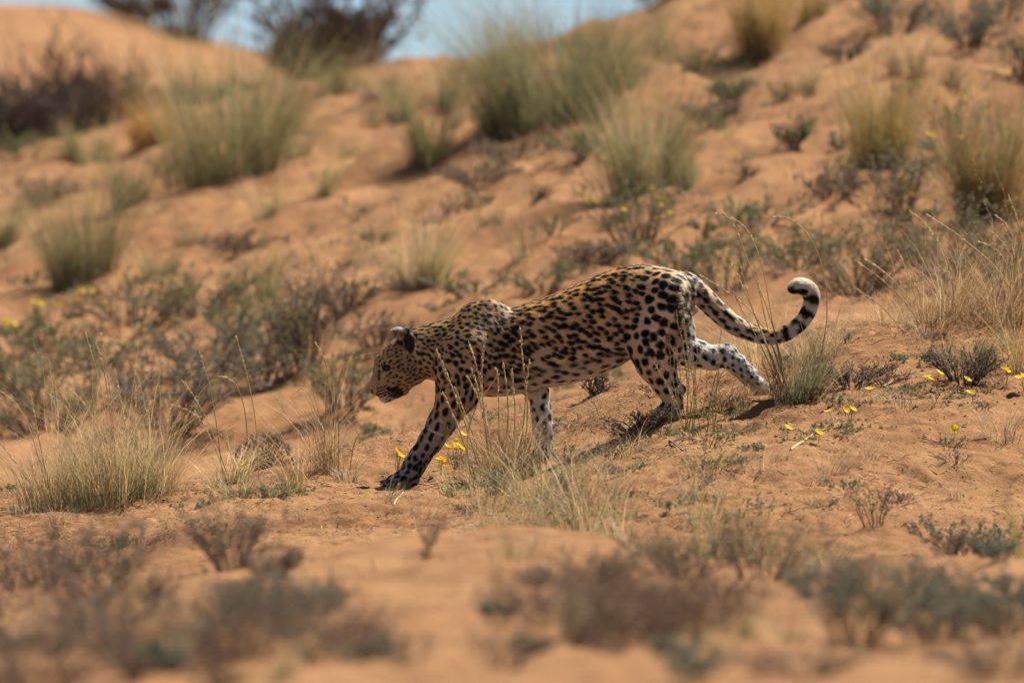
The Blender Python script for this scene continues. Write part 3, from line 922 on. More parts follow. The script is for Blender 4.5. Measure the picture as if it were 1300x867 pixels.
    mx1 = fnt.nodes.new('ShaderNodeMixShader'); mx1.inputs[0].default_value = 0.3
    mx2 = fnt.nodes.new('ShaderNodeMixShader'); mx2.inputs[0].default_value = 0.40
    fnt.links.new(fat.outputs['Color'], hp_.inputs['Base Color']); fnt.links.new(fat.outputs['Color'], ht.inputs['Color'])
    fnt.links.new(hp_.outputs[0], mx1.inputs[1]); fnt.links.new(ht.outputs[0], mx1.inputs[2])
    fnt.links.new(mx1.outputs[0], mx2.inputs[1]); fnt.links.new(hb.outputs[0], mx2.inputs[2])
    fnt.links.new(mx2.outputs[0], fout.inputs[0])
    hcv.materials.append(fur_mat)
    fo = bpy.data.objects.new('fur', hcv); COL.objects.link(fo); fo.parent = root

    # ---- eyes, nose, whiskers
    def ball(name, c, r, mat, seg=20, parent=root, sq=(1, 1, 1)):
        th_ = np.linspace(0, 2 * np.pi, seg, endpoint=False); ph = np.linspace(0.05, np.pi - 0.05, seg // 2)
        T, H = np.meshgrid(th_, ph)
        vv = np.stack([np.sin(H) * np.cos(T) * sq[0], np.sin(H) * np.sin(T) * sq[1], np.cos(H) * sq[2]], -1).reshape(-1, 3) * r
        rr, cc2 = T.shape
        i = np.arange(rr - 1)[:, None] * cc2 + np.arange(cc2)[None, :]
        j = np.arange(rr - 1)[:, None] * cc2 + (np.arange(cc2)[None, :] + 1) % cc2
        F_ = np.stack([i, j, j + cc2, i + cc2], -1).reshape(-1, 4)
        return build_mesh(name, vv + c, F_, mat, parent, None, True)
    def simple(name, colr, rough, spec=0.5):
        m_, nt, out = new_mat(name)
        p = nt.nodes.new('ShaderNodeBsdfPrincipled'); p.inputs['Base Color'].default_value = (*colr, 1); p.inputs['Roughness'].default_value = rough
        p.inputs['Specular IOR Level'].default_value = spec
        nz = nt.nodes.new('ShaderNodeTexNoise'); nz.inputs['Scale'].default_value = 900
        mr = nt.nodes.new('ShaderNodeMapRange'); mr.inputs[3].default_value = max(rough - 0.08, 0.02); mr.inputs[4].default_value = rough + 0.08
        nt.links.new(nz.outputs['Fac'], mr.inputs[0]); nt.links.new(mr.outputs[0], p.inputs['Roughness'])
        nt.links.new(p.outputs[0], out.inputs[0]); return m_
    iris = simple('leopard_iris', (0.07, 0.055, 0.02), 0.10); pup = simple('leopard_pupil', (0.004, 0.004, 0.004), 0.1); nosem = simple('leopard_nose', (0.045, 0.022, 0.020), 0.45)
    for y in (-1, 1):
        ec = np.array([hp(488.6, 14.4 * y, 467.6)])
        e = ball('eye', (world_pts(ec) - base)[0], 3.5 * S, iris)
        pc = np.array([hp(485.9, 16.2 * y, 467.4)])
        ball('pupil', (world_pts(pc) - base)[0], 1.35 * S, pup, 12, e)
    ncn = np.array([hp(472.4, 0, 496.0)])
    ball('nose', (world_pts(ncn) - base)[0], 1.0, nosem, 20, root, (3.2 * S, 6.0 * S, 4.2 * S))
    for y in (-1, 1):
        for i in range(7):
            a = hp(484 + 1.6 * (i % 4), 14.5 * y, 493 + 3.0 * (i // 2))
            ex = rng.uniform(6, 20); 
            pl = np.array([[a, (a[0] + ex * 0.5, a[1] + 12 * y, a[2] + 3), (a[0] + ex, a[1] + 22 * y, a[2] + rng.uniform(6, 14))]])
            WPl = world_pts(pl.reshape(-1, 3)).reshape(1, 3, 3) - base
            G = Geo(); G.tubes(WPl, np.array([[0.0004, 0.0003, 0.0001]]), np.tile(np.array([0.75, 0.7, 0.62]), (1, 3, 1)))
            G.build('whisker', body_mat, root)
    print('leopard verts', len(V), 'spots', len(blobs), round(time.time() - T0, 1))
    return root
leopard = make_leopard()

# ------------------------------------------------------------------ plants
PAL = {
    'straw':  ((0.61, 0.455, 0.255), (0.47, 0.335, 0.175)),
    'pale':   ((0.74, 0.59, 0.35), (0.60, 0.44, 0.23)),
    'gold':   ((0.52, 0.34, 0.10), (0.40, 0.25, 0.07)),
    'amber':  ((0.66, 0.36, 0.09), (0.52, 0.26, 0.06)),
    'rust':   ((0.42, 0.235, 0.085), (0.30, 0.17, 0.07)),
    'olive':  ((0.36, 0.345, 0.15), (0.215, 0.23, 0.09)),
    'green':  ((0.19, 0.245, 0.10), (0.28, 0.30, 0.135)),
    'sage':   ((0.28, 0.295, 0.205), (0.195, 0.215, 0.145)),
    'brown':  ((0.29, 0.185, 0.125), (0.19, 0.12, 0.085)),
    'dead':   ((0.34, 0.255, 0.175), (0.22, 0.16, 0.11)),
    'grey':   ((0.42, 0.37, 0.31), (0.28, 0.23, 0.19)),
    'dark':   ((0.075, 0.052, 0.040), (0.11, 0.075, 0.055)),
    'yellowgreen': ((0.30, 0.36, 0.11), (0.22, 0.28, 0.10)),  # brighter, yellower plant green
    'yellow': ((0.92, 0.74, 0.02), (0.88, 0.66, 0.015)),
}
for _k in PAL:
    if _k not in ('pale', 'yellow', 'dark', 'straw'):
        PAL[_k] = tuple(tuple(0.78 * v for v in c) for c in PAL[_k])
RNG = np.random.default_rng(77)

def colours(rng, n, k, pal, tip=None, spread=0.18):
    """one colour per stem with a little change along it"""
    a, b = [np.array(c) for c in PAL[pal]]
    f = rng.random((n, 1))
    c = (a * f + b * (1 - f)) * (1 + rng.normal(0, spread, (n, 1)))
    C = np.repeat(c[:, None, :], k, axis=1)
    if tip:
        t = np.linspace(0, 1, k)[None, :, None] ** 1.5
        tc = np.array(PAL[tip][0])
        C = C * (1 - t) + tc * t * (0.9 + 0.2 * rng.random((n, 1, 1)))
    return np.clip(C, 0.005, 0.95)

def fan(rng, n, k, base_r, height, spread, bend, upright=1.0, wander=0.05, clumps=None):
    """n stems in several bundles on a patch of radius base_r, each bundle with its own lean and height; local coordinates"""
    nc = clumps or int(np.clip(n // 45, 3, 12))
    ca = rng.random(nc) * 2 * np.pi; cr = np.sqrt(rng.random(nc)) * base_r
    ch = rng.uniform(0.55, 1.05, nc); ch[rng.integers(nc)] = 1.05
    cl = rng.uniform(0.1, 0.75, nc) * spread
    c = rng.integers(0, nc, n)
    sc_ = base_r * 0.32
    p0 = np.stack([np.cos(ca[c]) * cr[c] + rng.normal(0, sc_, n), np.sin(ca[c]) * cr[c] + rng.normal(0, sc_, n), np.zeros(n)], 1)
    own = rng.random(n) * 2 * np.pi
    lx = np.cos(ca[c]) * cl[c] + np.cos(own) * np.abs(rng.normal(0, 0.42, n)) * spread
    ly = np.sin(ca[c]) * cl[c] + np.sin(own) * np.abs(rng.normal(0, 0.42, n)) * spread
    lean = np.hypot(lx, ly); la = np.arctan2(ly, lx)
    L = height * ch[c] * (0.2 + 0.95 * rng.beta(1.7, 1.7, n)) * (1 - 0.2 * np.clip(lean, 0, 1.2))
    t = np.linspace(0, 1, k)
    bd = bend * rng.gamma(2.0, 0.5, (n, 1))
    hx = (lean[:, None] * t + bd * t ** 2.4) * L[:, None]
    up = L[:, None] * (t * upright - 0.32 * np.clip(lean[:, None] * 0.5 + bd, 0, 1.6) * t ** 2.6)
    P = p0[:, None, :] + np.stack([np.cos(la)[:, None] * hx, np.sin(la)[:, None] * hx, up], -1)
    P += rng.normal(0, wander, (n, 1, 3)) * L[:, None, None] * (t ** 2)[None, :, None] * np.array([1, 1, 0.3])
    P += rng.normal(0, wander * 0.35, (n, k, 3)) * L[:, None, None] * t[None, :, None]
    P[:, 0, 2] -= 0.015
    return P, L

def drop_to_slope(P, loc):
    """let every stem start on the sand under it (local coordinates round loc)"""
    b = P[:, 0, :2] + np.array(loc[:2])
    dz = ground_zv(b[:, 0], b[:, 1]) - loc[2]
    P[:, :, 2] += dz[:, None]
    return P

def seed_stalk(path, y, parent, base, rng, pal='straw', r=0.0016, head=0.42, fat=1.0, dy=0.0):
    """one flowering stalk along a line of photo points standing at distance y; first point is the tip"""
    pts = np.array(path[::-1], float)
    t = np.linspace(0, 1, len(pts)); q = np.linspace(0, 1, 11)
    if len(pts) > 3:
        X, Z = np.interp(q, t, pts[:, 0]), np.interp(q, t, pts[:, 1])
        X = np.convolve(np.r_[2 * X[0] - X[1], X, 2 * X[-1] - X[-2]], [0.25, 0.5, 0.25], 'valid'); Z = np.convolve(np.r_[2 * Z[0] - Z[1], Z, 2 * Z[-1] - Z[-2]], [0.25, 0.5, 0.25], 'valid')
    else:
        c = np.polyfit(t, pts, min(len(pts) - 1, 2)); V_ = np.stack([np.polyval(c[:, 0], q), np.polyval(c[:, 1], q)], 1); X, Z = V_[:, 0], V_[:, 1]
    yy = y + dy * q ** 1.5
    P = np.stack([X_of(X, yy), yy, Z_of(Z, yy)], 1)
    g = ground_z(P[0, 0], P[0, 1])
    if P[0, 2] > g - 0.005:                     # foot of the stalk goes into the sand
        P = np.concatenate([[[P[0, 0] - (P[1, 0] - P[0, 0]) * 0.3, P[0, 1], g - 0.015]], P])
    k = len(P)
    G = Geo()
    tt = np.linspace(0, 1, k)
    G.tubes(P[None] - base, (r * 1.35 * (1.1 - 0.55 * tt))[None], colours(rng, 1, k, pal, None, 0.08), 4)
    # spikelets along the top
    n = int(44 * fat * max(head, 0.1) / 0.42)
    if head > 0:
        s = rng.uniform(1 - head, 1.0, n); i = np.clip((s * (k - 1)).astype(int), 0, k - 2); fr = s * (k - 1) - i
        C = P[i] * (1 - fr[:, None]) + P[i + 1] * fr[:, None]
        D = P[i + 1] - P[i]; D /= np.linalg.norm(D, axis=1, keepdims=True)
        D = D + rng.normal(0, 0.22, (n, 3)); D /= np.linalg.norm(D, axis=1, keepdims=True)
        G.leaves(C - base, D, rng.uniform(0.009, 0.016, n), rng.uniform(0.0034, 0.0055, n) * fat, colours(rng, n, 1, 'pale', None, 0.12)[:, 0], rng)
    return G.build('seed_stalk', M_GRASS, parent)

def grass_tuft(label, loc, w, h, n, pal, pal2=None, mix=0.35, spread=0.55, bend=0.35, bw=0.003, tip=None, group=None, cat='grass', name='grass_tuft', seed=None, wisp=0.0, k=5, base_dead=0):
    rng = np.random.default_rng(seed if seed is not None else int(RNG.integers(1e9)))
    root = thing(name, label, cat, loc, group)
    G = Geo()
    br = w * 0.28
    P, L = fan(rng, n, k, br, h, spread, bend)
    drop_to_slope(P, loc)
    C = colours(rng, n, k, pal, tip)
    if pal2:
        m = rng.random(n) < mix
        C[m] = colours(rng, int(m.sum()), k, pal2, tip)
    t = np.linspace(0, 1, k)
    W = bw * rng.uniform(0.6, 1.25, (n, 1)) * (1 - 0.85 * t[None, :] ** 1.6)
    G.ribbons(P, W, C, rng=rng)
    if base_dead:
        P2, _ = fan(rng, base_dead, 4, br * 1.15, h * 0.33, 1.3, 0.7); drop_to_slope(P2, loc)
        t4 = np.linspace(0, 1, 4)
        G.ribbons(P2, bw * rng.uniform(0.7, 1.2, (base_dead, 1)) * (1 - 0.7 * t4[None, :]), colours(rng, base_dead, 4, 'dead'), rng=rng)
    o = G.build('blades', M_GRASS, root); o['kind'] = 'stuff'
    if wisp > 0:                                     # airy seed panicles above the blades
        nw = int(n * wisp)
        P3, L3 = fan(rng, nw, 6, br * 0.9, h * 1.18, spread * 0.9, bend * 0.8); drop_to_slope(P3, loc)
        G3 = Geo(); t6 = np.linspace(0, 1, 6)
        G3.ribbons(P3, np.tile(bw * 0.55 * (1 - 0.5 * t6), (nw, 1)), colours(rng, nw, 6, 'straw'), rng=rng)
        i = rng.integers(0, nw, nw * 9); s = rng.uniform(0.62, 1.0, nw * 9) * 4.999; j = s.astype(int); f = (s - j)[:, None]
        c = P3[i, j] * (1 - f) + P3[i, np.minimum(j + 1, 5)] * f
        d = rng.normal(0, 1, (len(i), 3)) + np.array([0, 0, 0.8]); d /= np.linalg.norm(d, axis=1, keepdims=True)
        c = c + d * rng.uniform(0, 0.006, (len(i), 1))
        G3.leaves(c, d, rng.uniform(0.005, 0.010, len(i)), rng.uniform(0.0012, 0.0024, len(i)), colours(rng, len(i), 1, 'straw')[:, 0], rng)
        o = G3.build('seed_heads', M_GRASS, root); o['kind'] = 'stuff'
    return root

def shrub(label, loc, w, h, stems, twigs, leaves, pal_wood, pal_leaf, leaf=(0.012, 0.006), r0=0.004, spread=1.0, group=None, cat='shrub', name='low_shrub', seed=None, leaf_low=0.25, wander=0.12, flowers=0, curl=0.3, pal_leaf2=None):
    """branching woody stems with twigs, and leaves along the twigs"""
    rng = np.random.default_rng(seed if seed is not None else int(RNG.integers(1e9)))
    root = thing(name, label, cat, loc, group)
    k = 6; t = np.linspace(0, 1, k)
    a = rng.random(stems) * 2 * np.pi
    rb = np.sqrt(rng.random(stems)) * w * 0.16
    out = w * 0.5 * np.sqrt(rng.random(stems)) * spread
    hh = h * rng.uniform(0.6, 1.0, stems) * np.sqrt(np.clip(1 - (out / (w * 0.5 * spread + 1e-6)) ** 2 * 0.55, 0.1, 1))
    P = np.stack([np.cos(a)[:, None] * (rb[:, None] + out[:, None] * t ** 1.0), np.sin(a)[:, None] * (rb[:, None] + out[:, None] * t ** 1.0), hh[:, None] * t ** (1 - 0.25 * curl)], -1)
    jit = rng.normal(0, wander, (stems, k, 3)) * hh[:, None, None] * t[None, :, None]
    P += jit * np.array([1, 1, 0.5])
    P[:, 0, 2] -= 0.02
    drop_to_slope(P, loc)
    G = Geo()
    G.tubes(P, r0 * rng.uniform(0.6, 1.1, (stems, 1)) * (1 - 0.75 * t[None, :]), colours(rng, stems, k, pal_wood), 4)
    nt_ = stems * twigs
    i = np.repeat(np.arange(stems), twigs); s = rng.uniform(0.18, 0.98, nt_) * (k - 1.001); j = s.astype(int); f = (s - j)[:, None]
    B = P[i, j] * (1 - f) + P[i, j + 1] * f
    d0 = P[i, j + 1] - P[i, j]; d0 /= np.linalg.norm(d0, axis=1, keepdims=True) + 1e-9
    d = d0 + rng.normal(0, 0.75, (nt_, 3)) + np.array([0, 0, 0.25]); d /= np.linalg.norm(d, axis=1, keepdims=True)
    Lt = h * rng.uniform(0.14, 0.42, nt_) * (1.1 - 0.5 * s / k)
    u = np.linspace(0, 1, 4)
    TP = B[:, None, :] + d[:, None, :] * (Lt[:, None] * u)[..., None] + rng.normal(0, 0.10, (nt_, 4, 3)) * (Lt[:, None] * u)[..., None]
    G.tubes(TP, r0 * 0.45 * rng.uniform(0.6, 1.1, (nt_, 1)) * (1 - 0.7 * u[None, :]), colours(rng, nt_, 4, pal_wood), 3)
    o = G.build('stems', M_WOOD, root); o['kind'] = 'stuff'
    if leaves:
        nl = nt_ * leaves
        i = np.repeat(np.arange(nt_), leaves); s = rng.uniform(leaf_low, 1.0, nl) * 2.999; j = s.astype(int); f = (s - j)[:, None]
        B2 = TP[i, j] * (1 - f) + TP[i, j + 1] * f
        d = rng.normal(0, 0.8, (nl, 3)) + d[i] * 0.7 + np.array([0, 0, 0.35]); d /= np.linalg.norm(d, axis=1, keepdims=True)
        G2 = Geo()
        lc = colours(rng, nl, 1, pal_leaf, None, 0.22)[:, 0]
        if pal_leaf2:
            lc = np.where((rng.random(nl) < 0.6)[:, None], colours(rng, nl, 1, pal_leaf2, None, 0.22)[:, 0], lc)
        G2.leaves(B2, d, leaf[0] * rng.uniform(0.6, 1.3, nl), leaf[1] * rng.uniform(0.6, 1.3, nl), lc, rng)
        o = G2.build('leaves', M_LEAF, root); o['kind'] = 'stuff'
    if flowers:
        i = rng.integers(0, nt_, flowers)
        for q in i:
            flower_head(TP[q, -1] + np.array([0, 0, 0.004]), 0.014, root, rng)
    return root

def flower_head(c, r, parent, rng, name='flower'):
    G = Geo()
    n = 5
    tilt = rng.normal(0, 0.3, 3) + np.array([0.25, -0.30, 0.75]); tilt /= np.linalg.norm(tilt)
    e1 = np.cross(tilt, [0.3, 0.9, 0.1]); e1 /= np.linalg.norm(e1); e2 = np.cross(tilt, e1)
    for i in range(n):
        a = i * 2 * np.pi / n + rng.normal(0, 0.1)
        d = e1 * math.cos(a) + e2 * math.sin(a)
        sd = np.cross(d, tilt)
        R = r * rng.uniform(0.85, 1.1)
        u = np.array([0.05, 0.4, 0.8, 1.0]); wv = np.array([0.14, 0.48, 0.54, 0.22]) * R
        cup = tilt[None] * (u[:, None] ** 1.5) * R * 0.35
        mid = c + d[None] * (u * R)[:, None] + cup
        V = np.stack([mid - sd * wv[:, None], mid + sd * wv[:, None]], 1).reshape(-1, 3)
        F = np.array([[0, 1, 3, 2], [2, 3, 5, 4], [4, 5, 7, 6]])
        G.add(V, F, np.array(PAL['yellow'][i % 2]))
    return G.build(name, M_PETAL, parent)

def yellow_flower(px, py, y=None, label='', r=0.014, h=0.06, leaves=14, group=None, n=1):
    """small herb: stalk, creeping leaves, yellow five-petalled flower whose head stands at a photo point"""
    rng = np.random.default_rng(int(px * 7 + py))
    if y is None:
        x0, y, _ = spot(px, py + h * FPX / 30.0, 26.8, 33.0)
    x = X_of(px, y); g = ground_z(x, y)
    z = max(Z_of(py, y), g + 0.02)
    base = np.array([x + rng.normal(0, 0.008), y, g])
    root = thing('yellow_flower', label, 'flower', tuple(base), group)
    top = np.array([x, y, z])
    for i in range(n):
        tp = top + (rng.normal(0, 1, 3) * np.array([0.022, 0.012, 0.010]) if i else 0)
        P = np.stack([[0, 0, -0.01], (tp - base) * 0.5 + np.array([rng.normal(0, 0.006), 0, 0.004]), tp - base])[None]
        G = Geo(); G.tubes(P, np.array([[0.0014, 0.0011, 0.0009]]), colours(rng, 1, 3, 'green'), 4); G.build('stalk', M_LEAF, root)
        flower_head(tp - base, r * rng.uniform(0.85, 1.1), root, rng)
    G = Geo()
    a = rng.random(leaves) * 6.28; rr = rng.uniform(0.004, 0.06, leaves)
    Pl = np.stack([np.cos(a) * rr, np.sin(a) * rr, np.zeros(leaves)], 1)
    Pl[:, 2] = ground_zv(Pl[:, 0] + base[0], Pl[:, 1] + base[1]) - base[2] + rng.uniform(0.0, 0.012, leaves)
    d = np.stack([np.cos(a), np.sin(a), rng.uniform(0.1, 0.7, leaves)], 1); d /= np.linalg.norm(d, axis=1, keepdims=True)
    G.leaves(Pl, d, rng.uniform(0.010, 0.022, leaves), rng.uniform(0.005, 0.010, leaves), colours(rng, leaves, 1, 'green')[:, 0], rng)
    o = G.build('leaves', M_LEAF, root); o['kind'] = 'stuff'
    return root

def px_size(y): return y / FPX

# ---- hillside behind: bushes and tussocks, by the foot they stand on in the photo
def bg_tuft(px, py, wpx, hpx, label, pal, pal2=None, mix=0.4, n=420, spread=0.6, bend=0.3, y=None, **kw):
    loc = spot(px, py, 33.2, 62) if y is None else on_ground(px, y)
    s = px_size(loc[1])
    kw.setdefault('wisp', 0.10)
    return grass_tuft(label, loc, wpx * s * 0.95, hpx * s * 1.5, int(n * 1.1), pal, pal2, mix * 0.7, spread * 0.95, bend * 0.5, bw=0.0036, k=4, base_dead=int(n * 0.15), **kw)

def bg_shrub(px, py, wpx, hpx, label, pw, pl, stems=14, twigs=7, leaves=6, y=None, leaf=(0.018, 0.009), **kw):
    loc = spot(px, py, 33.2, 62) if y is None else on_ground(px, y)
    s = px_size(loc[1])
    return shrub(label, loc, wpx * s * 1.15, hpx * s * 1.2, int(stems * 1.3), twigs, leaves, pw, pl, leaf=leaf, r0=0.005, **kw)

HILL = 'tussocks and bushes on the hillside behind the leopard'
bg_tuft(292, 228, 190, 215, 'biggest round olive grass bush on the hillside, beside the orange dead tuft', 'olive', 'straw', 0.35, 1100, 0.75, 0.3)
bg_tuft(330, 205, 110, 120, 'straw-tipped grass bush leaning against the biggest round olive bush', 'olive', 'straw', 0.5, 400, 0.6)
bg_tuft(196, 186, 84, 76, 'orange-brown dead grass tuft beside the biggest round olive bush', 'amber', 'rust', 0.3, 520, 0.6, 0.6, name='dead_tuft', wisp=0.0)
bg_tuft(110, 205, 90, 60, 'pale green tuft below the bare dark thicket', 'green', 'straw', 0.3, 260)
bg_shrub(35, 200, 130, 34, 'low green bush along the foot of the bare dark thicket', 'brown', 'green', 16, 7, 7)
bg_shrub(218, 235, 60, 45, 'small dark green bush between the biggest olive bush and the two leaning tufts', 'brown', 'green', 12, 6, 7)
bg_tuft(165, 262, 60, 65, 'yellow-green tuft above the wide grey-olive tuft', 'olive', 'green', 0.5, 300)
bg_tuft(110, 352, 120, 125, 'wide grey-olive tuft on the lower hillside, above scattered yellow flowers', 'olive', 'dead', 0.4, 620, 0.65)
bg_tuft(6, 310, 50, 70, 'olive tuft cut by the edge, beyond the wide grey-olive tuft', 'olive', 'straw', 0.4, 220)
bg_tuft(340, 275, 70, 48, 'thin low tuft below the biggest round olive bush', 'straw', 'olive', 0.5, 170, 0.9)
bg_tuft(405, 250, 60, 45, 'thin pale tuft beside a dark strip of shade', 'straw', 'olive', 0.5, 170, 0.8)
bg_tuft(250, 215, 60, 40, 'short tuft in front of the orange dead grass', 'olive', 'green', 0.4, 160)
bg_tuft(430, 118, 80, 62, 'tuft on the skyline beside the dark thorn bush', 'olive', 'straw', 0.5, 300)
bg_tuft(488, 128, 80, 52, 'low tuft on the skyline where the hill dips under the sky', 'olive', 'dead', 0.5, 300, 0.8)
bg_tuft(548, 208, 66, 84, 'upright olive tuft standing alone on bare sand', 'olive', 'green', 0.3, 380, 0.5)
bg_tuft(560, 140, 80, 72, 'olive tuft behind the lone upright one', 'olive', 'straw', 0.4, 300, 0.6)
bg_tuft(508, 150, 56, 46, 'small tuft on the slope below the skyline dip', 'olive', 'straw', 0.4, 160, 0.7)
bg_tuft(632, 165, 76, 95, 'tuft with a dark shaded foot at the left of the great skyline bush', 'olive', 'green', 0.35, 420, 0.55)
bg_tuft(712, 152, 230, 170, 'great grey-olive bush that stands against the sky', 'olive', 'dead', 0.45, 1300, 0.8, 0.3)
bg_tuft(640, 90, 110, 90, 'feathery tuft behind the great skyline bush', 'olive', 'straw', 0.4, 420, 0.6)
bg_tuft(770, 120, 120, 110, 'feathery bush touching the great skyline bush', 'olive', 'straw', 0.4, 460, 0.7)
bg_tuft(830, 65, 70, 45, 'small tuft on the skyline above the open sand', 'olive', 'straw', 0.5, 160, 0.8)
bg_shrub(835, 12, 60, 30, 'dark leafless bush on the top of the hill', 'dark', 'brown', 14, 7, 3)
bg_tuft(822, 246, 130, 130, 'broad fresh green-gold tussock above a low flowering bush', 'green', 'straw', 0.5, 900, 0.6)
bg_shrub(808, 308, 140, 78, 'low bush with yellow flowers below the broad green-gold tussock', 'dead', 'green', 22, 8, 6, flowers=7, name='flowering_bush')
bg_tuft(870, 240, 50, 50, 'short green tuft beside the broad green-gold tussock', 'green', 'olive', 0.5, 160)
bg_tuft(975, 68, 110, 110, 'dense golden tussock high on the hill with a dark shadow at its foot', 'gold', 'straw', 0.5, 900, 0.5, 0.3)
bg_tuft(1030, 25, 60, 45, 'golden tuft behind the dense golden tussock', 'gold', 'olive', 0.4, 240)
bg_shrub(1142, 46, 100, 60, 'dark grey-green bush high on the hill', 'dark', 'sage', 22, 8, 9)
bg_shrub(1232, 60, 90, 50, 'grey-green bush with a black shadow under it', 'dark', 'sage', 20, 8, 9)
bg_shrub(1295, 95, 50, 52, 'grey-green bush at the far end of the row of grey-green bushes', 'dark', 'sage', 14, 7, 8)
bg_shrub(1270, 30, 70, 44, 'pale grey-green bush behind the row of grey-green bushes', 'brown', 'sage', 14, 7, 7)
bg_tuft(1152, 94, 74, 60, 'pale thin tuft below the dark grey-green bush', 'straw', 'dead', 0.5, 240, 0.7)
bg_tuft(1022, 118, 60, 40, 'pale wispy tuft below the dense golden tussock', 'straw', 'green', 0.4, 120, 0.8)
bg_shrub(995, 130, 40, 22, 'tiny green herb on the open slope', 'brown', 'green', 8, 5, 6)
bg_shrub(1007, 190, 40, 38, 'small round dark green bush alone on open sand', 'brown', 'green', 14, 6, 9)
bg_shrub(1060, 192, 30, 18, 'tiny grey-green herb between the small round bush and the golden tuft', 'brown', 'sage', 6, 5, 6)
bg_tuft(1115, 212, 110, 118, 'golden-olive tuft standing above a tangled grey bush', 'gold', 'olive', 0.5, 620, 0.55)
bg_shrub(1140, 280, 130, 90, 'tangled grey bush at the foot of the golden-olive tuft', 'dead', 'olive', 24, 9, 4)
bg_tuft(1255, 272, 130, 150, 'large reddish-brown tussock with yellow flowers in it', 'rust', 'olive', 0.6, 900, 0.6)
bg_shrub(1225, 200, 80, 70, 'leafy herb with yellow flowers beside the large reddish-brown tussock', 'dead', 'green', 14, 7, 6, flowers=6, name='flowering_bush')
bg_tuft(1295, 215, 60, 60, 'olive tuft behind the large reddish-brown tussock', 'olive', 'green', 0.5, 240)
bg_tuft(528, 366, 96, 92, 'pale green-straw tuft on the slope above the leopard\'s head', 'straw', 'green', 0.5, 420, 0.7)
bg_tuft(555, 340, 60, 40, 'short straw tuft beside the pale green-straw tuft', 'straw', 'olive', 0.5, 160, 0.8)
bg_shrub(388, 466, 92, 120, 'dark upright bush on the slope ahead of the leopard\'s face', 'brown', 'sage', 24, 8, 4, spread=0.8)
bg_tuft(370, 440, 70, 90, 'grey-olive tuft against the dark upright bush', 'olive', 'green', 0.5, 260)
bg_shrub(250, 400, 140, 60, 'spreading green herb on the lower slope, upper one of three', 'brown', 'green', 26, 8, 7, spread=1.1)
bg_shrub(170, 420, 160, 60, 'spreading green herb on the lower slope, beside a dark strip of shade', 'brown', 'green', 24, 8, 7, spread=1.1)
bg_shrub(262, 472, 150, 60, 'bluish-green leafy bush on the lower slope', 'dead', 'sage', 26, 8, 8, spread=1.1)
bg_shrub(60, 450, 120, 40, 'flat green herb beyond the yellow-green grass clump', 'brown', 'green', 20, 7, 7, spread=1.1)
bg_shrub(60, 548, 170, 80, 'leafy green bush behind the yellow-green grass clump', 'brown', 'green', 30, 8, 8, spread=1.1)
bg_shrub(215, 545, 180, 100, 'dense grey-green bush behind the pale seed stalks', 'brown', 'sage', 34, 9, 8, spread=1.0)
bg_shrub(330, 500, 110, 60, 'grey-green bush behind the woody dead cushion', 'brown', 'sage', 22, 8, 7)
bg_shrub(440, 520, 120, 70, 'brownish bush behind the tangle of dry stems', 'dead', 'olive', 24, 8, 5)
bg_tuft(490, 550, 80, 60, 'olive tuft under the leopard\'s chin, beyond the ridge', 'olive', 'straw', 0.4, 300, 0.8, y=33.6)
bg_shrub(700, 300, 60, 30, 'thin herb on bare sand above the leopard\'s back', 'dead', 'olive', 8, 5, 4)
bg_tuft(665, 330, 50, 70, 'few thin stems on bare sand above the leopard\'s back', 'olive', 'straw', 0.4, 40, 0.6)
bg_shrub(600, 375, 90, 26, 'flat greenish patch of herbs above the leopard\'s shoulder', 'brown', 'green', 14, 6, 5, spread=1.2)
bg_shrub(690, 365, 100, 26, 'flat greenish patch of herbs above the leopard\'s mid back', 'brown', 'green', 16, 6, 5, spread=1.2)
bg_shrub(860, 335, 110, 36, 'green herb patch above the leopard\'s rump', 'brown', 'green', 18, 6, 7, spread=1.1)
bg_shrub(920, 370, 130, 70, 'blurred brown-green bush behind the base of the tail', 'dead', 'green', 24, 8, 5)
bg_shrub(1010, 345, 140, 56, 'brown-green bush behind the curl of the tail', 'dead', 'olive', 26, 8, 5)
bg_shrub(1090, 375, 150, 90, 'tangled brown bush beyond the dry grass', 'dead', 'olive', 28, 9, 4)
bg_shrub(1200, 360, 160, 100, 'wide brown bush behind the arching seed stalks', 'dead', 'olive', 30, 9, 4)
bg_shrub(1285, 380, 120, 100, 'reddish-brown bush at the end of the dry grass ridge', 'brown', 'olive', 26, 9, 4)
bg_shrub(900, 95, 60, 24, 'flat green herb on the slope below the small skyline tuft', 'brown', 'green', 12, 6, 6, spread=1.2)
bg_shrub(945, 225, 50, 16, 'black twigs standing in for a dark hole on the slope', 'dark', 'dark', 14, 5, 0, name='dead_twigs')  # twigs used in place of a dark hole in the slope
bg_shrub(682, 256, 40, 20, 'dead black twigs sticking out of the sand above the leopard\'s back', 'dark', 'dark', 14, 5, 0, name='dead_twigs')  # another dark hole, built as black twigs
bg_shrub(575, 270, 46, 18, 'dead brown twigs below the lone upright tuft', 'brown', 'dark', 12, 5, 0, name='dead_twigs')
bg_tuft(470, 300, 40, 26, 'scrap of dry grass on the bare slope', 'straw', 'dead', 0.5, 70, 0.9)
